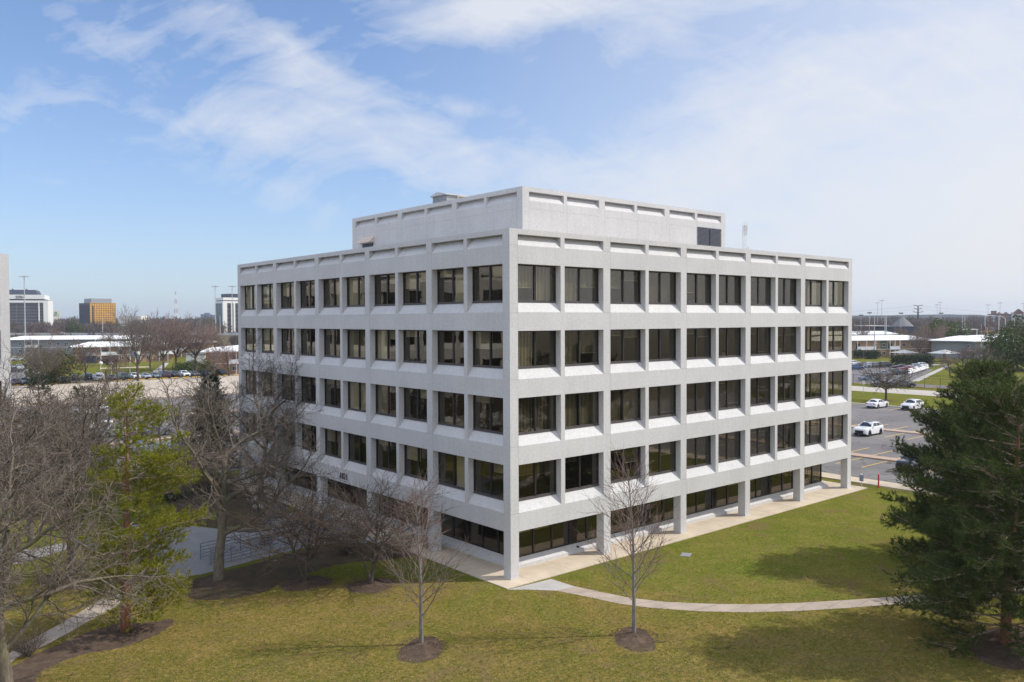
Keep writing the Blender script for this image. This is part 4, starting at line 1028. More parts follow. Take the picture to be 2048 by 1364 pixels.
# ------------------------------------------------------------------ cars
def loft_car(kind):
    """returns dict of meshes; nose towards +X, centre at origin, wheels on z=0"""
    P = {'sedan': dict(L=4.75, W=1.84, H=1.45, hood=.93, belt=.98, deck=1.02, ws=(.78, .02), rs=(-.95, -1.68), roof=(0.0, -.95), tail=1.0),
         'suv': dict(L=4.72, W=1.92, H=1.66, hood=1.06, belt=1.12, deck=1.18, ws=(.92, .20), rs=(-1.55, -2.08), roof=(.18, -1.55), tail=1.15),
         'van': dict(L=5.0, W=1.95, H=1.78, hood=1.05, belt=1.12, deck=1.15, ws=(1.45, .62), rs=(-2.1, -2.38), roof=(.6, -2.1), tail=1.12),
         'pickup': dict(L=5.5, W=1.98, H=1.82, hood=1.15, belt=1.2, deck=1.2, ws=(1.05, .42), rs=(-.75, -.95), roof=(.4, -.72), tail=1.2)}[kind]
    L_, W_, H_ = P['L'], P['W'], P['H']; hl = L_/2; wr = .34 if kind in ('sedan',) else .37
    ax = (hl-.88, -hl+.93)
    m = MB(); ns = 44; rows = []
    for i in range(ns+1):
        x = hl-L_*i/ns; t = x/hl
        # top line
        hb = P['ws'][0]
        if x > hb: s = (x-hb)/(hl-hb); top = P['belt']-(P['belt']-P['hood'])*min(1, s*1.6)-(.0 if s < .72 else ((s-.72)/.28)**2*.20)
        elif x < P['rs'][1]: s = (P['rs'][1]-x)/(hl+P['rs'][1]+1e-6); top = P['deck']-.10*s**3
        else: top = P['belt']+(P['deck']-P['belt'])*(hb-x)/(hb-P['rs'][1])
        plan = 1-.16*max(0, (abs(t)-.80)/.20)**2.0
        hw = W_/2*plan
        zb = .24+.16*max(0, (abs(t)-.86)/.14)
        arch = 0
        for a in ax:
            if abs(x-a) < wr+.06: arch = max(arch, math.sqrt((wr+.06)**2-(x-a)**2)+wr*.94)
        bot = max(zb, arch)
        mid = (bot+top)/2
        ring = [(x, 0, top+.02), (x, hw*.62, top+.012), (x, hw*.86, top-.015), (x, hw*.965, top-.09), (x, hw, max(mid+.08, bot+.03)), (x, hw*.99, (mid+bot)/2+.015), (x, hw*.965, bot), (x, hw*.70, bot+.0), (x, 0, bot if arch == 0 else max(zb, .3))]
        full = ring+[(q[0], -q[1], q[2]) for q in ring[-2:0:-1]]
        rows.append([m.vert(q) for q in full])
    nr = len(rows[0])
    for i in range(ns):
        for j in range(nr): m.face((rows[i][j], rows[i][(j+1) % nr], rows[i+1][(j+1) % nr], rows[i+1][j]))
    m.face(rows[0][::-1]); m.face(rows[-1])
    # cabin
    zb_ = P['belt']-.03; hw = W_/2; w0, w1 = hw*.93, hw*.70
    x0, x1 = P['ws']; r0, r1 = P['roof']; b0, b1 = P['rs'][0], P['rs'][1]
    def cab(x, wlo, whi, zhi):
        return [(x, -wlo, zb_), (x, -whi, zhi), (x, -whi*.7, zhi+.035), (x, whi*.7, zhi+.035), (x, whi, zhi), (x, wlo, zb_)]
    zr = H_-.05
    A = [m.vert(q) for q in [(x0, -w0, zb_), (x0+.0, w0, zb_)]]
    roofpts = []
    nrf = 6
    for i in range(nrf+1):
        x = r0+(r1-r0)*i/nrf; z = zr+.045*math.sin(math.pi*(i/nrf*.8+.1))-(.07 if kind == 'suv' else .03)*(i/nrf)**3; roofpts.append([m.vert(q) for q in ((x, -w1, z-.03), (x, -w1*.75, z), (x, w1*.75, z), (x, w1, z-.03))])
    for i in range(nrf):
        for j in range(3): m.face((roofpts[i][j], roofpts[i+1][j], roofpts[i+1][j+1], roofpts[i][j+1]))
    R0, R1 = roofpts[0], roofpts[-1]
    B = [m.vert(q) for q in [(b1, -w0*.95, zb_), (b1, w0*.95, zb_)]]
    m.face((A[0], R0[0], R0[1], R0[2], R0[3], A[1])); m.face((B[1], R1[3], R1[2], R1[1], R1[0], B[0]))
    m.face([A[0], B[0]]+[r[0] for r in roofpts[::-1]]); m.face([A[1]]+[r[3] for r in roofpts]+[B[1]])
    out = {'body': m}
    V = m.v
    def lerp3(a, b, t): return Vector(a).lerp(Vector(b), t)
    def panel(a, b, c, d, ia, ib, ic, id_, off):
        a, b, c, d = [Vector(q) for q in (a, b, c, d)]
        n_ = (b-a).cross(d-a).normalized()
        def S(u, v): return (a.lerp(b, u)).lerp(d.lerp(c, u), v)+n_*off
        q = MB(); q.poly([S(ia, ib), S(ic, ib), S(ic, id_), S(ia, id_)]); return q
    a0, a1 = Vector((x0, -w0, zb_)), Vector((x0, w0, zb_)); c0, c1 = Vector(V[R0[0]]), Vector(V[R0[3]])
    out['windshield'] = panel(a0, a1, c1, c0, .06, .08, .94, .94, .012)
    a0, a1 = Vector((b1, w0*.95, zb_)), Vector((b1, -w0*.95, zb_)); c0, c1 = Vector(V[R1[3]]), Vector(V[R1[0]])
    out['rear_window'] = panel(a0, a1, c1, c0, .08, .18 if kind != 'pickup' else .1, .92, .90, .012)
    out['side_window'] = []
    for sgn in (-1, 1):
        sw = MB(); out['side_window'].append(sw)
        base0 = Vector((x0, sgn*w0, zb_)); base1 = Vector((b1, sgn*w0*.95, zb_)); top0 = Vector(V[R0[0 if sgn < 0 else 3]]); top1 = Vector(V[R1[0 if sgn < 0 else 3]])
        off = Vector((0, sgn*.018, .008))
        def S(u, v): return base0.lerp(base1, u).lerp(top0.lerp(top1, u), v)+off
        doors = [(.10, .46), (.50, .80), (.84, .95)] if kind in ('suv', 'van') else ([(.12, .52), (.57, .88)] if kind == 'sedan' else [(.14, .55), (.60, .90)])
        for (u0, u1) in doors:
            pts = [S(u0, .12), S(u1, .12), S(u1-.01, .88), S(max(u0, .07), .88)]
            if sgn > 0: pts = pts[::-1]
            sw.poly(pts)
    # lamps etc
    def pad(x, y0, y1, z0, z1, wrap=0):
        q = MB(); q.box(x-.05, y0, z0, x+.02, y1, z1); return q
    out['_hl'] = [(hl-.30, s*(W_/2*.50), s*(W_/2*.90), P['hood']-.28, P['hood']-.14) for s in (-1, 1)]
    out['_tl'] = [(-hl+.03, s*(W_/2*.58), s*(W_/2*.89), P['deck']-.30, P['deck']-.12) for s in (-1, 1)]
    out['_'] = (hl, W_, P, ax, wr, x0, w0, zb_)
    return out
def wheel_mesh(r, w_):
    m = MB(); n = 20
    prof = [(r*.62, -w_/2), (r*.94, -w_/2), (r, -w_/2+.03), (r, w_/2-.03), (r*.94, w_/2), (r*.62, w_/2)]
    rows = [[m.vert((q*math.cos(6.2832*i/n), y, q*math.sin(6.2832*i/n))) for (q, y) in prof] for i in range(n)]
    for i in range(n):
        for j in range(len(prof)-1): m.face((rows[i][j], rows[i][j+1], rows[(i+1) % n][j+1], rows[(i+1) % n][j]))
    return m
def rim_mesh(r, w_):
    m = MB(); n = 10
    for s in (-1, 1):
        c = m.vert((0, s*w_*.40, 0))
        for i in range(n):
            a0 = 6.2832*(i+.22)/n; a1 = 6.2832*(i+.78)/n
            q = [m.vert((r*.62*math.cos(a), s*w_*.46, r*.62*math.sin(a))) for a in (a0, a1)]; m.face((c, q[0], q[1]))
        for i in range(20):
            a0 = 6.2832*i/20; a1 = 6.2832*(i+1)/20
            m.quad((r*.55*math.cos(a0), s*w_*.465, r*.55*math.sin(a0)), (r*.55*math.cos(a1), s*w_*.465, r*.55*math.sin(a1)), (r*.64*math.cos(a1), s*w_*.465, r*.64*math.sin(a1)), (r*.64*math.cos(a0), s*w_*.465, r*.64*math.sin(a0)))
    return m
PROTO = {}
def make_car(kind, color, label, group, rim='rim_metal', sunroof=False):
    D = loft_car(kind); hl, W_, P, ax, wr, x0, w0, zb_ = D['_']
    root = empty('parked_car', (0, 0, 0), 0, label, 'car', group)
    b = D['body'].build('body', 'paint_'+color, root, smooth=False)
    b.material_slots[0].link = 'OBJECT'; b.material_slots[0].material = M['paint_'+color]
    b.data.polygons.foreach_set('use_smooth', [True]*len(b.data.polygons))
    try: b.data.set_sharp_from_angle(angle=R_(32))
    except Exception: pass
    for k in ('windshield', 'rear_window'): D[k].build(k, 'car_glass', root)
    for q in D['side_window']: q.build('side_window', 'car_glass', root)
    q = MB(); q.box(hl-.10, -W_*.28, .40, hl+.012, W_*.28, .58 if kind == 'sedan' else .74); q.box(hl-.16, -W_*.36, .27, hl-.0, W_*.36, .36); q.build('grille', 'black_trim', root)
    q = MB(); q.box(-hl-.012, -W_*.33, .26, -hl+.1, W_*.33, .40); q.build('rear_bumper_trim', 'black_trim', root)
    q = MB(); q.box(-hl-.016, -.2, .62, -hl+.05, .2, .75); q.build('number_plate', 'plate_white', root)
    for s in (-1, 1):
        q = MB(); y0, y1 = sorted((s*W_*.27, s*W_*.43)); zt_ = P['hood']-.17
        q.poly([(hl-.012, y0, zt_-.14), (hl-.07, y1, zt_-.12), (hl-.30, y1*1.02, zt_+.02), (hl-.10, y0, zt_+.0)] if s > 0 else [(hl-.07, y0, zt_-.12), (hl-.012, y1, zt_-.14), (hl-.10, y1, zt_), (hl-.30, y0*1.02, zt_+.02)])
        q.box(hl-.16, y0, zt_-.14, hl-.008, y1*.96 if s > 0 else y1, zt_-.03); q.build('headlight', 'headlamp', root)
        q = MB(); y0, y1 = sorted((s*W_*.27, s*W_*.435)); q.box(-hl-.01, y0, P['deck']-.32, -hl+.16, y1, P['deck']-.17); q.build('tail_light', 'tail_lamp', root)
        q = MB(); q.box(x0-.42, s*(w0+.02), zb_+.02, x0-.22, s*(w0+.20), zb_+.16); mi = q.build('mirror', 'paint_'+color, root); mi.material_slots[0].link = 'OBJECT'; mi.material_slots[0].material = M['paint_'+color]
        for a in ax:
            w_ = wheel_mesh(wr, .22).build('wheel', 'tyre_rubber', root, loc=(a, s*(W_/2-.12), wr))
            rim_mesh(wr, .22).build('rim', rim, w_)
            q = MB(); q.box(a-wr*.9, s*(W_/2-.30)-.02, .25, a+wr*.9, s*(W_/2-.30)+.02, wr+.3); q.build('wheel_well', 'black_trim', root)
    if sunroof:
        q = MB(); zr = P['H']; q.poly([(.05, -W_*.22, zr+.012), (.05, W_*.22, zr+.012), (-1.0, W_*.22, zr-.005), (-1.0, -W_*.22, zr-.005)][::-1]); q.build('sunroof', 'car_glass', root)
    return root
def car(kind, color, x, y, rz, label, group=None, z=.02, proto_key=None, **kw):
    key = proto_key or kind
    if key not in PROTO: c = PROTO[key] = make_car(kind, color, label, group, **kw)
    else:
        c = copy_tree(PROTO[key])
        tag(c, label)
        if 'group' in c: del c['group']
        if group: c['group'] = group
        for ch in c.children:
            if ch.name.split('.')[0] in ('body', 'mirror'): ch.material_slots[0].link = 'OBJECT'; ch.material_slots[0].material = M['paint_'+color]
    c.location = (x, y, z); c.rotation_euler = (0, 0, rz); return c
PI = math.pi
car('sedan', 'white', 103.5, 29.0, 0, 'white sedan seen from behind, parked against the grass verge', 'cars in the near parking lot')
car('suv', 'white', 104.7, 23.9, PI, 'white crossover with its nose out, parked against the verge beside the dark pine', 'cars in the near parking lot')
car('suv', 'white', 71.6, 14.75, PI, 'white crossover with black roof glass and black grille, alone by the median', 'cars in the near parking lot', proto_key='suv_black', rim='rim_black', sunroof=True)
car('suv', 'black', 51.5, .2, PI, 'black car half hidden behind the left tips of the dark pine', 'cars in the near parking lot')
car('sedan', 'grey', 60.3, 13.2, 0, 'grey car of which only the end shows beside the right edge of the tower', 'cars in the near parking lot')
car('suv', 'charcoal', 52.0, 14.4, PI, 'dark car glimpsed under the end beam of the tower', 'cars in the near parking lot')
def carpx(px, py, kind, color, rz, label, group, **k):
    p = g(px, py); return car(kind, color, p.x, p.y, rz, label, group, **k)
GL = 'cars in the residents lot on the left'
HL = -PI/2
for (px, kind, col, lb) in ((30, 'sedan', 'maroon', 'dark red car, first in the long row behind the bare twigs at the left'), (48, 'suv', 'light_blue', 'pale blue-grey car beside the dark red one at the row\'s left end'), (73, 'sedan', 'blue', 'blue car third from the left end of the row'),
        (103, 'suv', 'dark_blue', 'dark blue car beside a teal one in the left part of the row'), (128, 'sedan', 'teal', 'teal car seen through the bare twigs left of the small white van'), (223, 'sedan', 'grey', 'grey car just right of the white one in the long row'),
        (197, 'suv', 'white', 'white crossover at the front of the row with another white car behind it'), (247, 'van', 'teal', 'long dark teal minivan in the row left of the far bare tree trunk'), (269, 'suv', 'white', 'white crossover directly left of the far bare tree trunk'),
        (291, 'sedan', 'silver', 'silver sedan directly right of the far bare tree trunk'), (310, 'sedan', 'light_blue', 'light blue sedan between the silver and the maroon cars'), (329, 'van', 'maroon', 'maroon minivan in the long row'), (348, 'suv', 'charcoal', 'charcoal crossover between the maroon van and a white crossover'),
        (368, 'suv', 'white', 'white crossover at the right of the row beside a grey car'), (388, 'sedan', 'grey', 'grey sedan right of the last white crossover in the row'), (410, 'sedan', 'dark_blue', 'dark blue sedan partly behind twigs left of the tower edge'), (443, 'suv', 'black', 'black crossover at the right end of the row close to the tower')):
    p = g(px, 757); t = (186.4-CC.y)/(p.y-CC.y); X = CC.x+(p.x-CC.x)*t
    car(kind, col, X, 186.4, HL+(.0 if px % 2 else .03), lb, GL)
for (px, kind, col, lb) in ((128+21, 'sedan', 'dark_blue', 'dark blue car in the rear row, left of a black one'), (174, 'suv', 'black', 'black car in the rear row left of the white crossovers'), (197, 'suv', 'white', 'white car in the rear row right behind the front white crossover')):
    p = g(px, 752); t = (193.0-CC.y)/(p.y-CC.y); X = CC.x+(p.x-CC.x)*t
    car(kind, col, X, 193.0, -HL, lb, 'cars in the rear row of the residents lot')
for i, (px, py, kind, col, lb) in enumerate(((34, 722, 'suv', 'silver', 'silver car at the left edge of the far side lot'), (60, 712, 'sedan', 'white', 'white car in the far side lot beyond the bare twigs'), (72, 705, 'suv', 'silver', 'silver crossover at the back of the far side lot'), (40, 738, 'sedan', 'silver', 'silver sedan in the front of the far side lot'), (58, 733, 'sedan', 'grey', 'grey sedan in the middle of the far side lot'), (78, 728, 'suv', 'white', 'white crossover at the right of the far side lot'), (28, 745, 'suv', 'charcoal', 'charcoal crossover nearest in the far side lot'))):
    carpx(px, py, kind, col, .1, lb, 'cars in the far side lot')
for (px, py, kind, col, rz, lb) in ((297, 905, 'sedan', 'light_blue', .1, 'pale blue-grey sedan with a shining roof seen behind the bright pine'), (306, 872, 'sedan', 'grey', .1, 'dark grey sedan showing a red tail lamp behind the thin bare tree'), (183, 828, 'suv', 'white', PI, 'white crossover glimpsed through the bare crowns on the left'), (150, 858, 'sedan', 'white', PI, 'white sedan glimpsed low through the bare crowns on the left'), (188, 858, 'suv', 'white', 0, 'white crossover glimpsed just left of the bright pine'), (235, 872, 'sedan', 'silver', 0, 'silver sedan mostly hidden by the bright pine'), (385, 905, 'sedan', 'charcoal', .1, 'charcoal sedan behind the low limbs of the bare tree'), (345, 925, 'suv', 'grey', .1, 'grey crossover in the lot beyond the planting bed')):
    carpx(px, py, kind, col, rz, lb, 'cars behind the left trees')
GR = 'cars in the apartment lot on the right'
for (px, py, kind, col, rz, lb) in ((1707, 731, 'suv', 'white', -.4, 'white crossover at the tower edge in the apartment lot'), (1711, 740, 'suv', 'blue', -.5, 'bright blue hatchback beside the tower edge in the apartment lot'), (1725, 734, 'sedan', 'charcoal', -.4, 'charcoal sedan in the back row near the tower'), (1742, 735, 'suv', 'silver', -.4, 'silver crossover in the back row'), (1756, 735, 'suv', 'grey', -.4, 'grey crossover right of the silver one in the back row'),
        (1772, 735, 'van', 'black', -.4, 'black van behind the verge tree crown'), (1800, 738, 'sedan', 'maroon', 2.5, 'maroon sedan in the right row of the apartment lot'), (1812, 742, 'sedan', 'red', 2.5, 'dark red sedan in front of a silver one'), (1826, 739, 'suv', 'silver', 2.5, 'silver crossover at the right row by the white rails'), (1838, 736, 'suv', 'white', 2.5, 'white crossover at the far right of the apartment lot'),
        (1763, 752, 'sedan', 'silver', 2.4, 'silver sedan in the middle row behind the verge tree'), (1783, 750, 'suv', 'charcoal', 2.4, 'charcoal crossover in the middle row'), (1799, 749, 'sedan', 'black', 2.4, 'black sedan in the middle row right of the verge tree'), (1739, 762, 'sedan', 'light_blue', -.75, 'pale blue sedan parked side-on near the fence'), (1766, 774, 'sedan', 'charcoal', -.75, 'dark sedan nearest the fence left of the verge tree trunk'), (1806, 775, 'suv', 'charcoal', -.75, 'dark grey crossover nearest the fence right of the verge tree')):
    carpx(px, py, kind, col, rz, lb, GR, z=.03)

# ------------------------------------------------------------------ site furniture
def posts_rail(name, pts, h, n, mat, label, cat, group=None, rails=(1.,), r=.03, hold=None):
    base = Vector(pts[0]); root = empty(name, base, 0, label, cat, group)
    m = MB(); m2 = MB(); A = Vector((0, 0, 0)); B = Vector(pts[1])-base
    for i in range(n+1):
        q = A.lerp(B, i/n); P = MB(); P.tube([q, q+Vector((0, 0, h))], [r, r], 6); P.build('post', mat, root)
    for f in rails: m2.tube([A+Vector((0, 0, h*f)), B+Vector((0, 0, h*f))], [r*.75, r*.75], 5)
    m2.build('rail', mat, root); return root
RH = (.99, .78, .58, .38, .18)
m = MB(); m.poly([(-11.6, 14.0, .03), (-2.6, 14.6, .34), (-2.6, 16.0, .34), (-11.6, 15.6, .03)]); m.poly([(-11.6, 14.0, .03), (-11.6, 14.0, -.02), (-2.6, 14.6, -.02), (-2.6, 14.6, .34)]); m.box(-2.6, 14.6, 0, -1.1, 22, .34)
struct(m.build('entrance_ramp', 'plaza_paving'))
posts_rail('ramp_railing', ((-11.8, 13.95, .03), (-2.8, 14.55, .34)), 1.0, 7, 'rail_metal', 'blue-grey metal railing along the front edge of the entrance ramp', 'railing', 'entrance railings', RH, .035)
posts_rail('ramp_railing', ((-11.8, 15.65, .03), (-2.8, 16.05, .34)), 1.0, 7, 'rail_metal', 'blue-grey metal railing along the rear edge of the entrance ramp', 'railing', 'entrance railings', RH, .035)
posts_rail('step_railing', (tuple(g(526, 1058)), tuple(g(574, 1032)+Vector((0, 0, .5)))), 1.0, 3, 'rail_metal', 'short sloping metal railing by the entrance steps behind the ramp', 'railing', 'entrance railings', RH, .035)
m = MB(); A = g(530, 1055)
for k in range(3): m.box(A.x+k*.35, A.y-1.2, 0, A.x+k*.35+2.4-k*.35, A.y+.2, .15*(k+1))
struct(m.build('entrance_steps', 'plaza_paving'))
b_ = empty('litter_bin', g(533, 1093), .1, 'dark slatted litter bin seen through the ramp railing', 'bin')
m = MB()
for k in range(7): m.box(-.27, -.27, .12+k*.10, .27, .27, .18+k*.10)
m.build('slats', 'black_trim', b_); m = MB(); m.box(-.31, -.31, .82, .31, .31, .88); m.box(-.24, -.24, 0, .24, .24, .12); m.box(-.22, -.22, .12, .22, .22, .82); m.build('liner', 'galvanised', b_)
# planter kerb
m = MB(); P = gp([(452, 1060), (480, 1064), (520, 1063), (552, 1058), (572, 1040)]); P = [Vector((q.x, q.y, .12)) for q in P]; m.tube(P, [.16]*5, 8); tag(m.build('timber_edging', 'bark_grey', smooth=True), 'rounded pale edging along the curved planting bed', 'garden edging')
def rock(px, py, s, seed, lb):
    import bmesh
    bm = bmesh.new(); bmesh.ops.create_icosphere(bm, subdivisions=2, radius=1); rn = random.Random(seed)
    for v in bm.verts: v.co *= rn.uniform(.82, 1.1); v.co.x *= s[0]; v.co.y *= s[1]; v.co.z = max(v.co.z, -.3)*s[2]
    me = bpy.data.meshes.new('rock'); bm.to_mesh(me); bm.free(); me.materials.append(M['stone_grey'])
    o = bpy.data.objects.new('rock', me); COL.objects.link(o); p = g(px, py); o.location = (p.x, p.y, s[2]*.25); o.rotation_euler = (0, 0, seed); tag(o, lb, 'rock', 'rocks in the planting bed')
rock(512, 1001, (.8, .45, .3), 1, 'flat pale rock in the planting bed, farther of two')
rock(517, 1017, (.55, .4, .3), 2, 'small pale rock in the planting bed, nearer of two')
# utility cover, reader sign, red post
p = g(1372, 1110); m = MB(); m.box(-.4, -.3, 0, .4, .3, .03); m.box(-.33, -.23, .03, .33, .23, .036); o = m.build('utility_cover', 'metal_grey', loc=p); o.rotation_euler = (0, 0, .5); tag(o, 'pale rectangular utility cover set in the lawn', 'cover')
s_ = empty('parking_sign', g(1723, 973), .25, 'small pale grey-green sign on a short post at the lot edge', 'sign')
m = MB(); m.box(-.025, -.025, 0, .025, .025, 1.0); m.build('post', 'galvanised', s_); m = MB(); m.box(-.05, -.17, .48, -.026, .17, 1.02); m.build('panel', 'rail_metal', s_)
m = MB(); m.box(-.06, -.08, 1.021, .0, .08, 1.12); m.build('cap', 'white_paint', s_)
r_ = empty('hydrant_marker', g(1757, 976), 0, 'tall red marker post standing at the lot edge', 'post'); m = MB(); m.tube([(0, 0, 0), (0, 0, 1.18)], [.065, .065], 10); m.build('post', 'red_paint', r_); m = MB(); m.tube([(0, 0, 1.18), (0, 0, 1.23)], [.075, .03], 10); m.build('cap', 'red_paint', r_)
s2 = empty('verge_sign', g(1727, 788), .3, 'small sign seen edge-on on a thin post beside the driveway', 'sign'); m = MB(); m.box(-.03, -.03, 0, .03, .03, 2.6); m.build('post', 'pole_grey', s2); m = MB(); m.box(-.05, -.25, 1.9, -.03, .25, 2.6); m.build('panel', 'white_paint', s2)
# lot lamp near saplings' right
# wheel stops
k_ = 0; st0 = None
def stops(x0, y0, dx, dy, n, rz, grp, where):
    global st0
    for i in range(n):
        if st0 is None: m = MB(); m.box(-1.0, -.09, 0, 1.0, .09, .07); m.box(-.97, -.06, .07, .97, .06, .15); st0 = o = m.build('wheel_stop', 'stop_yellow')
        else: o = st0.copy(); COL.objects.link(o)
        o.location = (x0+dx*i, y0+dy*i, .02); o.rotation_euler = (0, 0, rz); tag(o, 'yellow wheel stop '+where, 'wheel stop', grp)
stops(0, 183.2, 2.75, 0, 27, 0, 'yellow wheel stops on the left', 'at the head of a bay along the tan lot')
stops(148.9, 36, 0, 2.8, 9, PI/2, 'yellow wheel stops on the right', 'beside the black fence')
# fence posts and rail (black chain link)
f_ = empty('chain_link_fence', (147.6, 34, 0), 0, 'black chain-link fence on tall posts along the driveway', 'fence'); 
for k in range(10):
    m = MB(); m.tube([(0, k*3.1, 0), (0, k*3.1, 2.2)], [.045, .045], 6); m.build('post', 'pole_dark', f_)
m = MB()
for z in (.05, 2.1): m.tube([(0, 0, z), (0, 27.9, z)], [.025, .025], 4)
for k in range(200): 
    y = k*.1395; m.tube([(0, y, .05), (0, y, 2.1)], [.004, .004], 3, cap=False)
for k in range(14): m.tube([(0, 0, .1+k*.15), (0, 27.9, .1+k*.15)], [.004, .004], 3, cap=False)
m.build('mesh_panel', 'pole_dark', f_)
# ------------------------------------------------------------------ background
def yh(px): return 643.3-.0042*px
def far(px, D, z=0.): p = at(px, yh(px), D); return Vector((p.x, p.y, z))
def zt(px, py, D): return CC.z+(yh(px)-py)/CF*D
YR = math.atan2(RT.y, RT.x)
def farframe(name, px, D, yaw, label, cat, group=None): return empty(name, far(px, D), YR+yaw, label, cat, group)
# --- apartments
def apartment(name, A, B, depth, eave, label, balc=(), group='two-storey apartment blocks with white roofs', siding=(), wallmat='tan_brick', win=True, sidmat='green_siding'):
    A = Vector((A[0], A[1])); B = Vector((B[0], B[1])); d = B-A; n = Vector((-d.y, d.x)).normalized()
    if n.dot(A-CC.to_2d()) < 0: A, B = B, A; d = B-A
    Ln = d.length; root = empty(name, (A.x, A.y, 0), math.atan2(d.y, d.x), label, 'apartment building', group)
    m = MB(); m.box(0, 0, 0, Ln, depth, eave); m.box(-.05, -.06, eave*.47, Ln+.05, -.001, eave*.50, 1)
    m.build('wall', [wallmat, 'white_trim'], root)
    m = MB(); o = 1.3; h = 1.5; r = depth/2+o
    a, b, c, e = (-o, -o, eave), (Ln+o, -o, eave), (Ln+o, depth+o, eave), (-o, depth+o, eave)
    z2 = eave+.28; a2, b2, c2, e2 = [(q[0], q[1], z2) for q in (a, b, c, e)]
    r0, r1 = (r*.8-o, depth/2, z2+h), (Ln-r*.8+o, depth/2, z2+h)
    m.quad(a, b, c, e, 1)
    for p, q, p2, q2 in ((a, b, a2, b2), (b, c, b2, c2), (c, e, c2, e2), (e, a, e2, a2)): m.quad(p, q, q2, p2, 1)
    m.quad(a2, b2, r1, r0); m.quad(c2, e2, r0, r1); m.poly([b2, c2, r1]); m.poly([e2, a2, r0])
    m.build('roof', ['white_roof', 'white_trim'], root)
    for (x0, x1) in siding:
        m = MB(); m.box(x0, -.05, eave*.5, x1, 0, eave-.02); m.build('siding_panel', sidmat, root)
    if win:
        x = 1.6; k = 0; w0 = p0 = None
        while x < Ln-2 and k < 40:
            for zf in (.95, eave*.5+.85):
                if any(b0-.6 < x < b1-.4 for (b0, b1) in balc) and zf > 2: continue
                if w0 is None:
                    m = MB(); m.box(0, -.07, 0, 1.5, -.02, 1.25); w0 = f = m.build('window', 'white_trim', root)
                    m = MB(); m.box(.1, -.10, .1, .7, -.071, 1.15); m.box(.8, -.10, .1, 1.4, -.071, 1.15); p0 = m.build('pane', 'house_window', f)
                else:
                    f = w0.copy(); COL.objects.link(f); q = p0.copy(); COL.objects.link(q); q.parent = f
                f.location = (x, 0, zf)
            x += 3.6 if k % 3 else 5.2; k += 1
    for (b0, b1) in balc:
        m = MB(); m.box(b0, -1.8, eave*.47, b1, 0, eave*.5)
        for i in range(3): xx = b0+(b1-b0-.16)*i/2; m.box(xx, -1.8, 0, xx+.16, -1.64, eave)
        m.box(b0, -1.82, eave*.5+1.0, b1, -1.72, eave*.5+1.1); m.box(b0, -1.80, eave*.5+.05, b1, -1.76, eave*.5+.95)
        m.build('balcony', 'white_trim', root)
        m = MB(); m.box(b0+.6, -.06, eave*.5+.05, b0+2.4, -.02, eave*.5+2.1); m.build('patio_door', 'house_window', root)
    return root
apartment('apartment_block', g(1640, 717).to_2d(), g(1862, 713).to_2d(), 13, 6.3, 'tan brick apartment block with white balconies, directly behind the right-hand parking lot', [(14.5, 22.5), (28.5, 33), (2, 8)], siding=[(25.8, 28.4)])
apartment('apartment_block', g(1600, 697).to_2d(), g(1800, 696).to_2d(), 14, 6.5, 'apartment block of which only the white roof shows behind the front block on the right', win=False)
apartment('apartment_block', g(1868, 712).to_2d(), g(1950, 719).to_2d(), 14, 6.2, 'shaded grey-sided apartment wing behind the open pavilion', siding=[(1, 8), (10, 14)], wallmat='grey_siding')
apartment('apartment_block', g(1953, 718).to_2d(), g(2062, 704).to_2d(), 15, 6.2, 'apartment wing with three white balconies behind the leafless tree at the far right', [(1, 5), (8, 13), (17, 21), (30, 34)], siding=[(.1, 1), (5, 8), (13, 17), (21, 30)], wallmat='grey_siding', sidmat='tan_brick_plain')
apartment('apartment_block', g(5, 709).to_2d(), g(330, 706).to_2d(), 15, 6.4, 'long apartment block with white roof, the rearmost on the left', [(10, 16), (40, 46)], wallmat='grey_siding')
apartment('apartment_block', g(150, 727).to_2d(), g(345, 722).to_2d(), 12, 5.6, 'brick apartment block with white balconies behind the green lawn on the left', [(8, 14), (17.5, 21), (27, 33)], siding=[(1, 6)])
apartment('apartment_block', g(412, 749).to_2d(), g(600, 745).to_2d(), 30, 6.1, 'apartment block with broad white roof, nearest to the tower on the left', [(6, 10)], wallmat='tan_brick_plain')
apartment('apartment_block', g(250, 715).to_2d(), g(420, 713).to_2d(), 10, 5.6, 'apartment block with white roof glimpsed between the far bare trees', [(6, 10), (20, 24)])
# grey shed roof hut by hedges
h_ = empty('garage_hut', g(372, 728), YR+.2, 'low grey hut with flat white roof between the far bare trees on the left', 'hut')
m = MB(); m.box(0, 0, 0, 6.2, 5, 3.2); m.build('wall', 'white_trim', h_); m = MB(); m.box(-.5, -.6, 3.2, 6.6, 5.5, 3.5); m.build('roof', 'grey_shingle', h_)
h2 = empty('dark_roofed_house', g(134, 727), YR+.1, 'house with dark shingle roof behind the bare trees on the left', 'house')
m = MB(); m.box(0, 0, 0, 9, 7, 2.6); m.build('wall', 'far_dark', h2); m = MB(); a, b, c, d = (-.6, -.6, 2.6), (9.6, -.6, 2.6), (9.6, 7.6, 2.6), (-.6, 7.6, 2.6); r0, r1 = (3, 3.5, 6.2), (6, 3.5, 6.2)
m.quad(a, b, r1, r0); m.quad(c, d, r0, r1); m.poly([b, c, r1]); m.poly([d, a, r0]); m.build('roof', 'grey_shingle', h2)
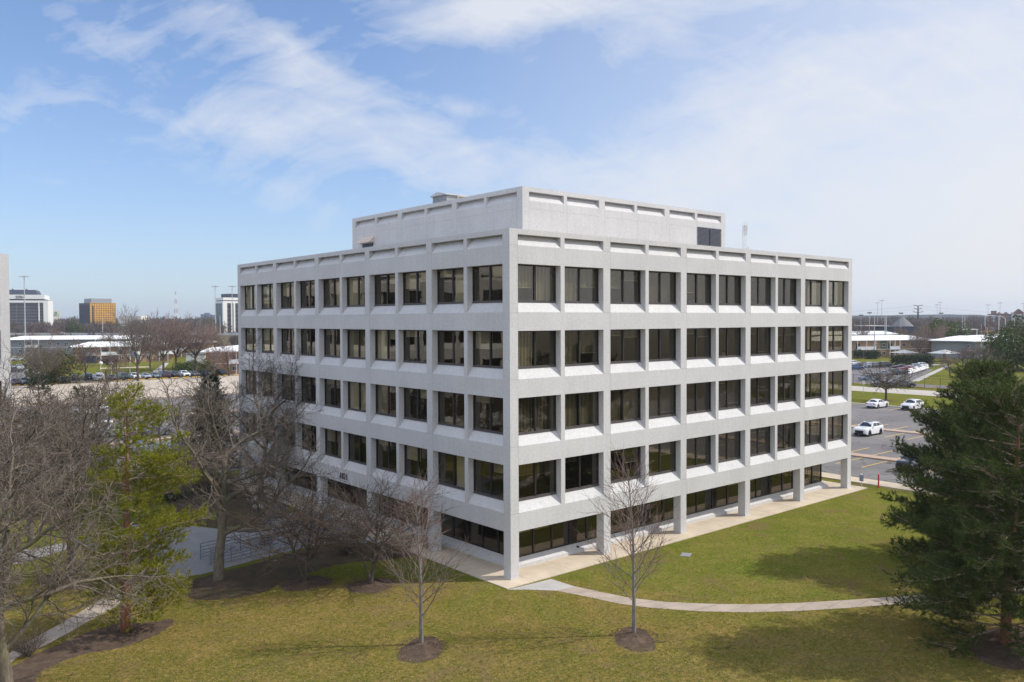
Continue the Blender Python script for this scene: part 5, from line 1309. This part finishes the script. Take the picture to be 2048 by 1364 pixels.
# pavilions
def pavilion(px, py, w_, h, lb):
    r = empty('pavilion', g(px, py), YR+.35, lb, 'pavilion', 'open pavilions'); m = MB()
    a = [(-w_/2, -w_/2, h), (w_/2, -w_/2, h), (w_/2, w_/2, h), (-w_/2, w_/2, h)]
    for i in range(4): m.poly([a[i], a[(i+1) % 4], (0, 0, h+1.2)])
    m.poly(a[::-1]); m.build('roof', 'galvanised', r)
    for sx in (-1, 1):
        for sy in (-1, 1): m = MB(); m.box(sx*w_*.40-.12, sy*w_*.40-.12, 0, sx*w_*.40+.12, sy*w_*.40+.12, h); m.build('post', 'pole_dark', r)
pavilion(1889, 723, 7.6, 2.8, 'open pavilion with pale hip roof on dark posts at the end of the path')
pavilion(1808, 716, 7.4, 1.9, 'pavilion whose pale hip roof rises above the dark hedge')
p = g(1822, 730); hd = bush('hedge', p, 1, 3.0, 3, 'dark clipped evergreen hedge behind the red and silver cars', cat='hedge', n=5200, s=.24, box=(6.5, 1.6)); hd.rotation_euler = (0, 0, YR+.2)
p = g(1852, 733); hd = bush('hedge', p, 1, 3.2, 4, 'thick dark evergreen bush at the right end of the hedge', cat='hedge', n=2600, s=.24, box=(1.9, 1.9))
hr = posts_rail('board_fence', (tuple(g(1852, 742)), tuple(g(1874, 733))), 1.5, 5, 'pole_dark', 'low dark railing fence running from the hedge to the path', 'fence', None, (.95, .5), .04)
for i in range(3):
    A = g(1818, 752-i*4); B = g(1856, 740-i*3.4); r = empty('parking_rail', A, 0, ('lowest', 'middle', 'uppermost')[i]+' of three long white parking rails at the lot corner', 'rail', 'white parking rails')
    v = B-A; m = MB(); m.bar((0, 0, .75), (v.x, v.y, .75), .5, .28); m.build('beam', 'white_paint', r)
    m = MB()
    for t in (.05, .5, .95): m.box(v.x*t-.1, v.y*t-.1, 0, v.x*t+.1, v.y*t+.1, .65)
    m.build('leg', 'galvanised', r)
A = g(1865, 735); r = empty('parking_rail', A, YR+.3, 'short white parking rail by the end of the hedge', 'rail', 'white parking rails'); m = MB(); m.bar((0, 0, .75), (5, 0, .75), .5, .28); m.build('beam', 'white_paint', r); m = MB(); m.box(.4, -.1, 0, .6, .1, .65); m.box(4.4, -.1, 0, 4.6, .1, .65); m.build('leg', 'galvanised', r)
for (px, py, R, H, s, lb) in ((1717, 717, 2.0, 3.2, 21, 'small conical evergreen at the base of the front apartment block'), (1738, 718, 2.1, 3.0, 22, 'round evergreen shrub by the front apartment block'), (1749, 718, 2.3, 3.2, 23, 'second round evergreen shrub by the front apartment block')): bush('evergreen_shrub', g(px, py), R, H, s, lb, 'hedge_green', n=900, s=.3, group='evergreens by the apartment')
# --- flags and lamp posts
def flag(px, py, H, lb, cols, grp='flags'):
    r = empty('flagpole', g(px, py), YR, lb, 'flagpole', grp); m = MB(); m.tube([(0, 0, 0), (0, 0, H)], [.07, .04], 6); m.build('pole', 'white_paint', r)
    m = MB(); n = 8
    for i in range(n):
        x0, x1 = 2.6*i/n, 2.6*(i+1)/n; z = lambda x: H-.1-x*.55+.1*math.sin(x*4); y = lambda x: .15*math.sin(x*3.5)
        m.quad((x0, y(x0), z(x0)-1.3), (x1, y(x1), z(x1)-1.3), (x1, y(x1), z(x1)), (x0, y(x0), z(x0)), 0 if i < 3 or cols[0] == cols[1] else (1 if i % 2 else 2))
    m.build('flag', ['paint_'+cols[0], 'paint_'+cols[1], 'white_paint'], r)
flag(260, 747, 6.8, 'white flagpole with small light blue flag on the lawn at the left', ('light_blue', 'light_blue'))
flag(1962, 722, 12.5, 'flagpole whose red and white flag shows above the far right roof', ('blue', 'red'))
flag(1975, 722, 12.5, 'flagpole whose pale blue flag shows above the far right roof', ('light_blue', 'light_blue'))
for (px, lb) in ((202, 'left white globe lamp post by the green lawn'), (223, 'right white globe lamp post by the green lawn')):
    p = g(px, 757); r = empty('globe_lamp', (p.x, 189.5, 0) if False else p, 0, lb, 'street lamp', 'globe lamps'); m = MB(); m.tube([(0, 0, 0), (0, 0, 3.6)], [.06, .05], 6); m.build('post', 'white_paint', r); m = MB(); m.tube([(0, 0, 3.5), (0, 0, 3.65), (0, 0, 4.0), (0, 0, 4.3), (0, 0, 4.4)], [.12, .38, .5, .34, .1], 10); m.build('globe', 'white_paint', r, smooth=True)
def mast(px, ytop, D, lb, grp, w_=.35, head=3.0, mat='pole_grey', kind='high'):
    H = zt(px, ytop, D); r = farframe('light_mast', px, D, 0, lb, 'light mast', grp)
    m = MB(); m.tube([(0, 0, 0), (0, 0, H)], [w_, w_*.6], 6); m.build('mast', mat, r); m = MB()
    if kind == 'high':
        m.tube([(0, 0, H-.3), (0, 0, H)], [head*.35, head*.4], 8)
        for k in range(8): a = k*.785; m.bar((0, 0, H-.15), (head*.95*math.cos(a), head*.95*math.sin(a), H-.3), .22, .22); m.box(head*math.cos(a)-.5, head*math.sin(a)-.5, H-.6, head*math.cos(a)+.5, head*math.sin(a)+.5, H-.25)
        m.build('lamp_ring', 'galvanised', r)
    elif kind == 'flood':
        m.box(-head, -.08, H-.2, head, .08, H)
        for k in (-1, 0, 1): m.box(k*head-.22, -.3, H-.1, k*head+.22, .2, H+.45)
        m.build('floodlight', 'pole_dark', r)
    else: m.box(-.2, -.2, H, .2, .2, H+.2); m.build('cap', mat, r)
GM = 'tall motorway light masts on the horizon'
mast(50, 552, 520, 'tall light mast standing before the white-framed block at far left', GM, .40, 2.4)
mast(431, 572, 620, 'tall light mast left of the white office block nearest the tower', GM, .34, 2.2)
mast(465, 572, 560, 'tall light mast in front of the white office block nearest the tower', GM, .34, 2.2)
mast(205, 636, 620, 'short light mast before the gold glass building', GM, .35, kind='pole')
mast(440, 632, 560, 'short thin pole at the foot of the white office block nearest the tower', GM, .3, kind='pole')
for px, yt, D, lb in ((1755, 605, 900, 'left light mast of the tall pair right of the tower'), (1763.5, 600, 850, 'right light mast of the tall pair right of the tower'), (1874, 609, 950, 'left light mast of the pair above the round evergreen'), (1880, 604, 900, 'right light mast of the pair above the round evergreen'), (1976, 609, 900, 'light mast at the left end of the gabled brick building'), (2000, 605, 850, 'light mast above the gables of the brick building'), (2047, 606, 850, 'light mast at the right edge of the photo')): mast(px, yt, D, lb, GM, .26, 1.9)
for px, yt, D, lb in ((1739, 626, 420, 'double floodlight pole nearest the tower on the right'), (1722, 631, 430, 'low floodlight pole beside the tower edge'), (1802, 627, 420, 'floodlight pole above the grey salt dome'), (1882, 627, 420, 'floodlight pole in front of the pair of masts')): mast(px, yt, D, lb, 'floodlight poles on the right', .13, .8, kind='flood')
for px, yt, D, lb in ((1749, 634, 300, 'wooden pole rising behind the apartment roof, nearest the tower'), (1770, 634, 330, 'left of two close grey poles behind the apartment roof'), (1772.5, 634, 330, 'right of two close grey poles behind the apartment roof'), (1925, 632, 360, 'pale tall pole behind the far right roof'), (1929.5, 635, 380, 'thin pale pole right of the tall pale one'), (1970, 633, 360, 'pole behind the orange canopy at the far right'), (1998, 634, 330, 'pole in front of the gabled brick building')): mast(px, yt, D, lb, 'plain poles on the right', .22, kind='pole')
def cobra(px, ytop, D, s, lb):
    H = zt(px, ytop, D); r = farframe('street_lamp', px, D, 0, lb, 'street lamp', 'curved street lamps')
    m = MB(); m.tube([(0, 0, 0), (0, 0, H-1.2), (s*.6, 0, H-.3), (s*2.6, 0, H)], [.13, .1, .08, .07], 6); m.build('pole', 'galvanised', r); m = MB(); m.box(s*2.4, -.2, H-.12, s*3.3, .2, H+.06) if s > 0 else m.box(s*3.3, -.2, H-.12, s*2.4, .2, H+.06); m.build('lamp_head', 'white_paint', r)
cobra(2011, 631, 300, -2.2, 'street lamp with long arm reaching left before the gabled brick building'); cobra(2029, 629, 290, .7, 'street lamp with short curved arm at the far right')
# pylon
r = farframe('power_pylon', 1836, 700, .25, 'slim dark power pylon with three pairs of arms right of the tower', 'pylon'); H = zt(1836, 611, 700)
m = MB(); m.tube([(0, 0, 0), (0, 0, H)], [1.1, .45], 8); m.build('pole', 'bark_dark', r)
for i, (f, w_) in enumerate(((.985, 4.6), (.72, 4.0), (.45, 5.2))):
    m = MB(); z = CC.z+(H-CC.z)*f; m.bar((-w_, 0, z+.5), (0, 0, z-.2), .4, .4); m.bar((w_, 0, z+.5), (0, 0, z-.2), .4, .4); m.build('cross_arm', 'bark_dark', r)
m = MB()
for s in (-1, 1):
    for z in (H-.3, CC.z+(H-CC.z)*.72):
        pts = [(s*4+380*t*1.0, 40*t, z-9*math.sin(math.pi*t)*1.0) for t in [i/16 for i in range(17)]]; m.tube(pts, [.05]*17, 3); m.tube([(2*s*4-q[0], -q[1], q[2]) for q in pts], [.05]*17, 3)
m.build('cable', 'pole_grey', r)
# lattice masts
def lattice(name, px, ytop, D, w0, w1, frac, lb, mats, dish=False, whip=.0):
    H = zt(px, ytop, D); r = farframe(name, px, D, .3, lb, 'radio mast')
    m = MB(); n = 26; Hl = H*(1-whip)
    def W(z): return w0+(w1-w0)*(z/Hl)
    for i in range(n):
        z0, z1 = Hl*i/n, Hl*(i+1)/n; a, b = W(z0)/2, W(z1)/2; c = 1 if (i//3) % 2 else 0; t = frac
        for sx, sy in ((-1, -1), (1, -1), (1, 1), (-1, 1)): m.bar((sx*a, sy*a, z0), (sx*b, sy*b, z1), t, t, c)
        for (x0, y0, x1, y1) in ((-1, -1, 1, -1), (1, -1, 1, 1), (1, 1, -1, 1), (-1, 1, -1, -1)):
            m.bar((x0*a, y0*a, z0), (x1*b, y1*b, z1), t*.6, t*.6, c); m.bar((x0*b, y0*b, z1), (x1*b, y1*b, z1), t*.6, t*.6, c)
    m.build('lattice', mats, r)
    if whip: m = MB(); m.tube([(0, 0, Hl), (0, 0, H)], [frac*.9, frac*.5], 5); m.build('antenna', mats[1], r)
    return r, H
lattice('radio_tower', 352, 545, 1100, 7, .8, .22, 'tall thin red and white radio tower on the left horizon', ['mast_red', 'white_paint'], whip=.32)
r, H = lattice('antenna_mast', 1489, 452, 330, 2.4, 1.1, .08, 'red and white lattice antenna mast rising behind the tower roof', ['mast_red', 'white_paint'])
m = MB()
for k, (dx, z) in enumerate(((-.9, H-.5), (.9, H-2), (-1.0, H-3.4), (1.1, H-.2), (0, H+.3))): m.tube([(dx, 0, z-1.2), (dx, 0, z+1.6)], [.07, .05], 5)
m.bar((-1.2, 0, H-1.5), (1.2, 0, H-1.5), .1, .1); m.build('antenna', 'pole_grey', r)
m = MB(); m.tube([(.35, -1.6, H-9.4), (.35, -1.2, H-9.4)], [.85, .8], 16); m.build('dish', 'white_paint', r)
# --- far office blocks
def farblock(name, x0, x1, ytop, D, depth, yaw, mats, label, cat='office building', group=None):
    pc = (x0+x1)/2; r = farframe(name, pc, D, yaw, label, cat, group); Wd = (x1-x0)/CF*D; H = zt(pc, ytop, D); return r, Wd, H
# white-framed black block with number
D = 900; r, Wd, H = farblock('white_framed_block', 6, 97, 590, D, 40, .41, None, 'dark glass office block with white frame and rooftop number at far left', group='white-framed office blocks')
Wd = 60.; r.location = far(97, D) - Vector((math.cos(YR+.41), math.sin(YR+.41), 0))*(Wd/2)
m = MB(); m.box(-Wd/2, 0, 0, Wd/2-4.6, 46, H-8.6); m.build('glass_wall', 'dark_curtain', r)
m = MB(); m.box(-Wd/2-.5, -1.2, H-8.6, Wd/2, 47, H-6.2); m.box(Wd/2-4.6, -1.2, 0, Wd/2, 47, H-8.6); m.box(-Wd/2-.4, -1.0, H-4.6, Wd/2-3.2, 46, H)
m.box(Wd/2-9.4, -.9, 0, Wd/2-8.2, .0, H-8.6); m.build('white_frame', 'white_paint', r)
m = MB(); m.box(-Wd/2, 0, H-6.2, Wd/2-3.8, 45, H-4.6); m.build('recess_band', 'far_dark', r)
m = MB(); m.poly([(-Wd/2, 3, H), (Wd/2-10, 3, H), (Wd/2-12.4, 5, H+5.4), (-Wd/2, 5, H+5.4)]); m.poly([(Wd/2-10, 3, H), (Wd/2-10, 40, H), (Wd/2-12.4, 38, H+5.4), (Wd/2-12.4, 5, H+5.4)]); m.box(-Wd/2, 6, H, Wd/2-13, 38, H+5.3)
for k in range(3): m.box(-Wd/2+12+k*13, 8, H+5.3, -Wd/2+13.3+k*13, 9.5, H+6.6)
m.build('penthouse', 'far_dark', r)
text_mesh('roof_number', '2701', 4.1, 'lettering', r, Matrix.Translation((3.5, -1.25, H-3.9)) @ Matrix.Rotation(math.pi/2, 4, 'X'), .2)
# cream hotel slab
D = 1000; r, Wd, H = farblock('cream_slab', 104, 120, 621, D, 30, .5, None, 'cream windowless building slab with small green sign at its top', 'hotel')
m = MB(); m.box(-Wd/2, 0, 0, Wd/2, 20, H); m.build('wall', 'cream_wall', r)
m = MB(); m.box(-1.4, -.3, H-4.6, 1.4, 0, H-1.6); s_ = m.build('sign', 'sign_green', r)
text_mesh('sign_letter', 'H', 2.6, 'white_paint', s_, Matrix.Translation((0, -.33, H-4.1)) @ Matrix.Rotation(math.pi/2, 4, 'X'), .06)
text_mesh('sign_text', 'Holiday Inn', 1.55, 'sign_green', s_, Matrix.Translation((0, -.15, H-6.4)) @ Matrix.Rotation(math.pi/2, 4, 'X'), .12)
# gold glass block: corner at x=180
D = 820; r = farframe('gold_glass_block', 180, D, .8, 'cube-like office block with gold mirror glass front and dark side', 'office building'); H = zt(180, 605.5, D)
Lf = 24.8; Ls = 30.4
m = MB(); m.quad((0, 0, 0), (Lf, 0, 0), (Lf, 0, H), (0, 0, H)); m.quad((Lf, 0, 0), (Lf, Ls, 0), (Lf, Ls, H), (Lf, 0, H)); m.build('gold_glass_wall', 'gold_curtain', r)
m = MB(); m.quad((0, Ls, 0), (0, 0, 0), (0, 0, H), (0, Ls, H)); m.quad((Lf, Ls, 0), (0, Ls, 0), (0, Ls, H), (Lf, Ls, H)); m.quad((0, 0, H), (Lf, 0, H), (Lf, Ls, H), (0, Ls, H)); m.box(2.2, -.2, 0, 3.6, 0, H-3, 0); m.build('dark_glass_wall', 'slate_curtain', r)
m = MB(); m.box(3, 5, H, Lf-2, Ls-6, H+4.4); m.build('penthouse', 'metal_grey', r)
# white block nearest the tower
D = 640; r = farframe('white_pier_block', 447, D, .7, 'white-piered office block with dark glass, next to the left edge of the tower', 'office building', 'white-framed office blocks'); H = zt(447, 598, D)
Lf = 40; Ls = 16
m = MB(); m.box(.3, .3, 0, Lf, Ls, H-2.2); m.build('glass_wall', 'dark_curtain', r)
m = MB(); m.quad((-.02, Ls, 0), (-.02, 1.5, 0), (-.02, 1.5, H-3), (-.02, Ls, H-3)); m.build('side_glass', 'teal_curtain', r)
m = MB(); m.box(-.4, -.4, H-3.2, Lf, Ls+.4, H-1.6); m.box(0, 0, H-.9, Lf, Ls, H+1.2)
for x in (-.4, 6.0, 8.0, 14.5, 21): m.box(x, -.5, 0, x+(3.2 if x < 0 else 1.2), 1.4, H-3.2)
m.box(-.45, Ls-1.0, 0, .1, Ls+.4, H-3.2); m.build('white_frame', 'white_paint', r)
m = MB(); m.box(.3, .3, H-1.6, Lf-.3, Ls-.3, H-.9); m.box(4, 1.5, H+1.2, Lf, Ls-1, H+4.2); m.build('penthouse', 'far_dark', r)
# distant blue blocks
D = 2000; r, Wd, H = farblock('blue_grey_block', 402, 430, 628, D, 40, .2, None, 'distant blue-grey high-rise left of the white-piered office block', 'high-rise')
m = MB(); m.box(-Wd/2, 0, 0, Wd/2-14, 40, H); m.box(-Wd/2+8, 5, H, Wd/2-16, 30, H+3); m.box(Wd/2-14, 8, 0, Wd/2, 40, H-2); m.build('wall', 'blue_block', r)
# pale hotel behind the bare tree
D = 1100; r, Wd, H = farblock('pale_hotel', 236, 282, 632, D, 30, 0, None, 'pale low building glimpsed through the far bare tree', 'hotel')
m = MB(); m.box(-Wd/2, 0, 0, Wd/2, 25, H); m.build('wall', 'cream_wall', r)
m = MB()
for i in range(3):
    for k in range(10): m.box(-Wd/2+1.2+k*2.9, -.1, 3+i*3.4, -Wd/2+3.0+k*2.9, 0, 4.8+i*3.4)
m.build('window_row', 'house_window', r)
# gabled brown brick building
D = 900; r = farframe('gabled_brick_building', 1976, D, -.5, 'dark brown brick building with a row of gables and pale bays at the far right', 'office building')
s = D/CF/1.155; H = zt(1990, 628, D)
m = MB(); m.box(0, 0, 0, 76*s, 30, H); 
for (c, w_, hh_) in ((23, 5.5, 5), (36, 5.5, 5), (61, 9, 9)):
    a = (c-w_)*s; b = (c+w_)*s; zc = H if c < 50 else H+1.5
    if c > 50: m.box(a-2, -1, 0, b+8, 30, zc)
    y0 = -1.4; m.box(a, y0, 0, b, 0, zc); m.poly([(a, y0, zc), (b, y0, zc), ((a+b)/2, y0, zc+hh_*s*.9)]); m.quad((a, y0, zc), ((a+b)/2, y0, zc+hh_*s*.9), ((a+b)/2, 30, zc+hh_*s*.9), (a, 30, zc)); m.quad((b, y0, zc), (b, 30, zc), ((a+b)/2, 30, zc+hh_*s*.9), ((a+b)/2, y0, zc+hh_*s*.9))
m.box(6*s, -.5, 0, 17*s, 8, H+3.4); m.build('wall', 'brown_brick', r)
m = MB()
for (a, b, z) in ((7.2, 14.5, H-1.), (46, 51, H+1.5)): m.box(a*s, -2.0, 0, b*s, -.0, z); 
m.build('pale_bay', 'metal_grey', r)
m = MB(); m.box(15.5*s, -1.7, 0, 19.5*s, -.01, H-2); m.box(31*s, -1.7, 0, 33*s, -.01, H-2); m.box(40*s, -1.7, 0, 45*s, -.01, H-2); m.build('glass_bay', 'teal_curtain', r)
for k in range(3): m = MB(); m.box(58*s, -1.6, H-2.6-k*3.1, 66*s, -1.4, H-.9-k*3.1); m.build('window', 'rail_metal', r)
# salt dome and sheds
r = farframe('salt_dome', 1804, 560, 0, 'large grey conical storage dome behind the right-hand apartment roofs', 'storage dome'); H = zt(1804, 632, 560); R0 = 14.5
m = MB(); m.tube([(0, 0, 0), (0, 0, 2.2), (0, 0, H-1.6), (0, 0, H-.4), (0, 0, H)], [R0, R0, 1.9, 1.2, .2], 24); m.build('cone', 'salt_dome_grey', r, smooth=False)
r = farframe('dark_warehouse', 1768, 480, 0, 'dark flat-roofed warehouse left of the storage dome', 'warehouse'); m = MB(); m.box(-7, 0, 0, 20, 20, zt(1768, 653, 480)+.0); m.build('wall', 'far_dark', r); m = MB(); m.box(-9, -3, zt(1768, 652, 480), 2, 20, zt(1768, 651, 480)); m.build('roof', 'cream_wall', r)
r = farframe('white_long_roof', 1715, 800, 0, 'long low building with white roof edge beside the right edge of the tower', 'warehouse'); m = MB(); m.box(-16, 0, 0, 26, 30, zt(1715, 651, 800)); m.build('wall', 'far_dark', r); m = MB(); m.box(-17, -1, zt(1715, 651, 800), 27, 31, zt(1715, 649, 800)); m.build('roof', 'white_paint', r)
r = farframe('carport', 1931, 380, 0, 'long white-beamed frame structure behind the far right roof', 'carport'); z = zt(1930, 658, 380); m = MB(); m.box(-5.5, 0, z-.35, 6, 5, z); m.build('beam', 'white_paint', r)
for x in (-5.4, 0, 5.4): m = MB(); m.box(x-.12, 0, 0, x+.12, .25, z-.35); m.build('post', 'white_paint', r)
r = farframe('green_tank_shed', 1903, 370, 0, 'dark shed with teal roof edge right of the round evergreen', 'shed'); z = zt(1903, 654, 370); m = MB(); m.box(-1.8, 0, 0, 1.8, 4, z-.8); m.build('wall', 'far_dark', r); m = MB(); m.box(-2.0, -.2, z-.8, 2.0, 4.2, z); m.build('roof', 'teal_green', r)
r = farframe('orange_canopy', 1982, 345, 0, 'small orange canopy showing above the far right roof', 'canopy'); z = zt(1982, 661, 345); m = MB(); m.box(-1.7, 0, z-.8, 1.7, 3, z); m.build('roof', 'stop_yellow', r); m = MB(); m.box(-1.3, .2, 0, -1.1, .4, z-.8); m.box(1.1, .2, 0, 1.3, .4, z-.8); m.build('leg', 'pole_grey', r)
# motorway embankment with parapet and road
m = MB(); P0, P1 = far(-200, 560), far(640, 470)
d = (P1-P0).normalized(); n_ = Vector((-d.y, d.x, 0)); h = 7.0
for (a, za, b, zb) in ((-16, 0, 0, h-.9), (0, h-.9, 26, h-.8), (26, h-.8, 40, 0)):
    m.quad(P0+n_*a+Vector((0, 0, za)), P1+n_*a+Vector((0, 0, za)), P1+n_*b+Vector((0, 0, zb)), P0+n_*b+Vector((0, 0, zb)))
struct(m.build('motorway_embankment', 'far_field_ground'))
m = MB(); m.bar(P0+n_*.5+Vector((0, 0, h-.5)), P1+n_*.5+Vector((0, 0, h-.5)), .3, .5); m.bar(P0+n_*24+Vector((0, 0, h-.4)), P1+n_*24+Vector((0, 0, h-.4)), .4, .9)
tag(m.build('crash_barrier', 'galvanised'), 'long grey crash barrier running along the motorway embankment on the left', 'barrier')
for i, (px, kind, col, lb) in enumerate(((136, 'suv', 'white', 'tiny white vehicle on the motorway right of the cream slab'), (415, 'van', 'white', 'tiny white vehicle on the motorway before the blue-grey high-rise'), (474, 'van', 'silver', 'tiny pale van on the motorway at the tower edge'))):
    t = px/840+.22; q = P0.lerp(P1, (px+200)/840)+n_*9; car(kind, col, q.x, q.y, math.atan2(d.y, d.x), lb, 'vehicles on the motorway', z=h-.85)
# --- far trees: two crowns reused
protos = []
def fartree(i, px, py, H, lb, grp, D=None, sx=1., name='bare_tree'):
    p = g(px, py) if D is None else far(px, D)
    P, H0 = protos[i]
    if not P.get('used'): o = P; P['used'] = 1; tag(o, lb, 'tree', grp)
    else: o = copy_tree(P); tag(o, lb); o['group'] = grp
    if 'used' in o: 
        if o is not P: del o['used']
    s = H/H0; o.location = p; o.scale = (s*sx, s*sx, s); o.rotation_euler = (0, 0, px*.37); return o
protos.append((bare_tree('bare_tree', (0, 0, 0), 17, sp_vase(17, .33, .022, 1.), 71, 'x', None, ('bark_dark', 'twig_far_grey')), 17))
protos.append((bare_tree('bare_tree', (0, 0, 0), 15, sp_vase(15, .30, .024, 1.05), 72, 'x', None, ('bark_dark', 'twig_far')), 15))
protos.append((bare_tree('bare_tree', (0, 0, 0), 12, sp_big(12, r=.25, dens=.95, minr=.024, forks=6), 73, 'x', None, ('bark_dark', 'twig_far')), 12))
G1_ = 'far bare trees left of the tower'; G2_ = 'far bare trees right of the tower'
fartree(0, 276, 762, 17.4, 'tall grey leafless tree standing among the parked cars before the green lawn', G1_, sx=.95)
fartree(1, 327, 744, 16.0, 'reddish leafless tree right of the tall grey one, beside the diagonal footpath', G1_, sx=1.1)
fartree(1, 352, 740, 16.5, 'reddish leafless tree in the middle of the far group', G1_, sx=1.)
fartree(1, 392, 738, 15.2, 'reddish leafless tree at the right of the far group', G1_, sx=1.15)
fartree(2, 172, 762, 12, 'thin dark leafless tree on the green lawn left of the tall grey one', G1_, sx=.9)
fartree(2, 300, 738, 12, 'small leafless tree between two larger ones at the footpath', G1_)
fartree(2, 458, 752, 10.5, 'leafless tree against the white roof nearest the tower', G1_, sx=1.2)
fartree(2, 428, 757, 9.5, 'smaller leafless tree left of the one nearest the tower', G1_, sx=1.1)
fartree(0, 85, 775, 11, 'leafless tree in the left lot near the evergreen', G1_)
fartree(2, 235, 764, 9, 'low leafless tree by the row of cars', G1_)
fartree(2, 118, 700, 14, 'leafless tree before the white-framed block', G1_)
fartree(2, 60, 705, 12, 'leafless tree behind the side lot at far left', G1_)
fartree(2, 215, 712, 12, 'leafless tree before the gold glass block', G1_)
fartree(2, 250, 705, 13, 'leafless tree just right of the gold glass block', G1_)
fartree(1, 420, 715, 13, 'reddish leafless tree before the distant blue-grey block', G1_)
fartree(1, 1867, 713, 13.2, 'dense reddish leafless tree in front of the round evergreen', G2_, sx=.95)
fartree(2, 1984, 724, 16.5, 'tall dark leafless tree before the balconied wing at the far right', G2_, sx=.62)
fartree(1, 1838, 716, 10, 'small reddish leafless tree left of the dense one', G2_)
fartree(2, 1801, 700, 13, 'leafless tree before the storage dome', G2_)
fartree(2, 1722, 700, 14, 'leafless tree behind the apartment roof near the tower', G2_)
fartree(2, 1925, 735, 7.5, 'low twiggy leafless tree right of the pavilion', G2_, sx=1.5)
fartree(2, 1957, 738, 8, 'low twiggy leafless tree before the grey-sided wing', G2_, sx=1.4)
fartree(2, 1900, 752, 6.5, 'low twiggy leafless tree over the white rails path', G2_, sx=1.5)
fartree(2, 2036, 740, 9, 'leafless tree at the right edge above the dark pine', G2_, sx=1.3)
def fareg(px, py, R, H, s, lb, n=2500, sz=.5, mat='needles_dark', D=None): bush('evergreen_tree', g(px, py) if D is None else far(px, D), R, H, s, lb, mat, 'evergreen tree', n, sz, 'round evergreen trees')
fareg(1886, 705, 9.0, 13.0, 31, 'large round dark evergreen behind the dense reddish tree on the right', 5200, .6)
fareg(2034, 742, 7.5, 13.0, 32, 'dark round evergreen at the right edge above the pines', 5200, .5)
fareg(2012, 735, 3.5, 7.0, 33, 'smaller dark evergreen left of the one at the right edge', 2200, .4)
fareg(148, 700, 6.5, 15, 34, 'dark evergreen at the left foot of the gold glass block', 2600, .6, D=640)
fareg(418, 700, 8, 17, 35, 'dark evergreen at the foot of the distant blue-grey block', 2600, .7, D=900)
fareg(104, 768, 5.6, 8.5, 36, 'dark olive evergreen beside the row of cars at the left', 3200, .38, 'olive_leaf')
fareg(375, 748, 3.2, 3.6, 37, 'dark evergreen clump under the far reddish trees', 1600, .3)
fareg(405, 750, 4.0, 3.8, 38, 'dark evergreen clump by the grey hut', 1600, .3)
fareg(218, 730, 2.6, 2.6, 39, 'low reddish brown round bush on the green lawn', 1000, .3, 'far_wood_leaf')
# woods: continuous brown masses
def woods(name, bands, mat, n, s, seed, lb):
    rn = random.Random(seed); m = MB()
    for (x0, x1, D0, D1, h0, h1, k) in bands:
        for t in range(k):
            px = rn.uniform(x0, x1); D = rn.uniform(D0, D1); c = far(px, D); H = rn.uniform(h0, h1); R = H*rn.uniform(.35, .55)
            for i in range(n):
                v = Vector((rn.gauss(0, 1), rn.gauss(0, 1), rn.gauss(0, 1))).normalized()*rn.random()**.4
                p = c+Vector((v.x*R, v.y*R, H*.55+v.z*H*.5)); 
                if p.z < .2: p.z = .2
                d = (Vector((v.x, v.y, 0))*.7+Vector((rn.uniform(-.7, .7), rn.uniform(-.7, .7), 1.1))).normalized(); e = perp(d, rn)*s*.16*(D/500); L_ = s*(D/500)
                m.poly([p-e, p+e, p+d*L_])
    o = m.build(name, mat); o['kind'] = 'stuff'; tag(o, lb, 'woodland'); return o
woods('far_wood', [(-60, 520, 380, 470, 5, 8, 60), (-60, 520, 600, 800, 9, 14, 110), (-60, 520, 900, 1400, 12, 19, 110), (1640, 2110, 420, 520, 5, 8, 40), (1640, 2110, 560, 800, 8, 13, 110), (1640, 2110, 850, 1400, 10, 15, 120)], 'far_wood_leaf', 150, 2.0, 3, 'brown leafless woodland spreading to the horizon behind the apartments')
woods('evergreen_wood', [(1640, 2110, 900, 1500, 9, 14, 22), (-60, 520, 900, 1500, 11, 17, 14)], 'far_wood_green', 150, 2.0, 4, 'scattered dark evergreen clumps in the distant woodland')
# hills
m = MB(); rn = random.Random(9)
for (D, hb, amp, nn) in ((1500, 15.5, 3, 260), (2000, 18, 4, 220), (2700, 20.5, 6, 180)):
    ph = [rn.uniform(0, 6.28) for _ in range(6)]; prev = None
    for i in range(nn+1):
        px = -1200+4500*i/nn; c = far(px, D); z = hb+amp*(math.sin(px*.0041+ph[0])*.5+math.sin(px*.0113+ph[1])*.3+math.sin(px*.031+ph[2])*.14)+rn.uniform(-.8, .8)
        q = [(c.x, c.y, -.5), (c.x, c.y, z), tuple(c+(c-CC).normalized()*300+Vector((0, 0, z*.7)))]
        if prev: m.quad(prev[0], q[0], q[1], prev[1]); m.quad(prev[1], q[1], q[2], prev[2])
        prev = q
struct(m.build('hills', 'hill_wood', smooth=True))
# haze
m, nt, out = newmat('haze_air'); pv = nt.nodes.new('ShaderNodeVolumePrincipled'); pv.inputs['Color'].default_value = (.80, .87, .97, 1); pv.inputs['Density'].default_value = .00015; pv.inputs['Anisotropy'].default_value = .2
L(nt, pv.outputs[0], out.inputs['Volume'])
HAZE = True
if HAZE:
    m = MB(); m.box(-5550, -5550, -1.2, 6550, 6550, 95); hz_ = m.build('haze', 'haze_air'); hz_['kind'] = 'stuff'; tag(hz_, 'thin bluish haze over the distance', 'haze')
for o_ in bpy.data.objects:
    if o_.type == 'MESH' and len(o_.data.polygons) > 150000: print('BIG', o_.name, o_.parent and o_.parent.name, len(o_.data.polygons))
print('OBJS', len(bpy.data.objects), 'POLYS', sum(len(o.data.polygons) for o in bpy.data.objects if o.type == 'MESH'))
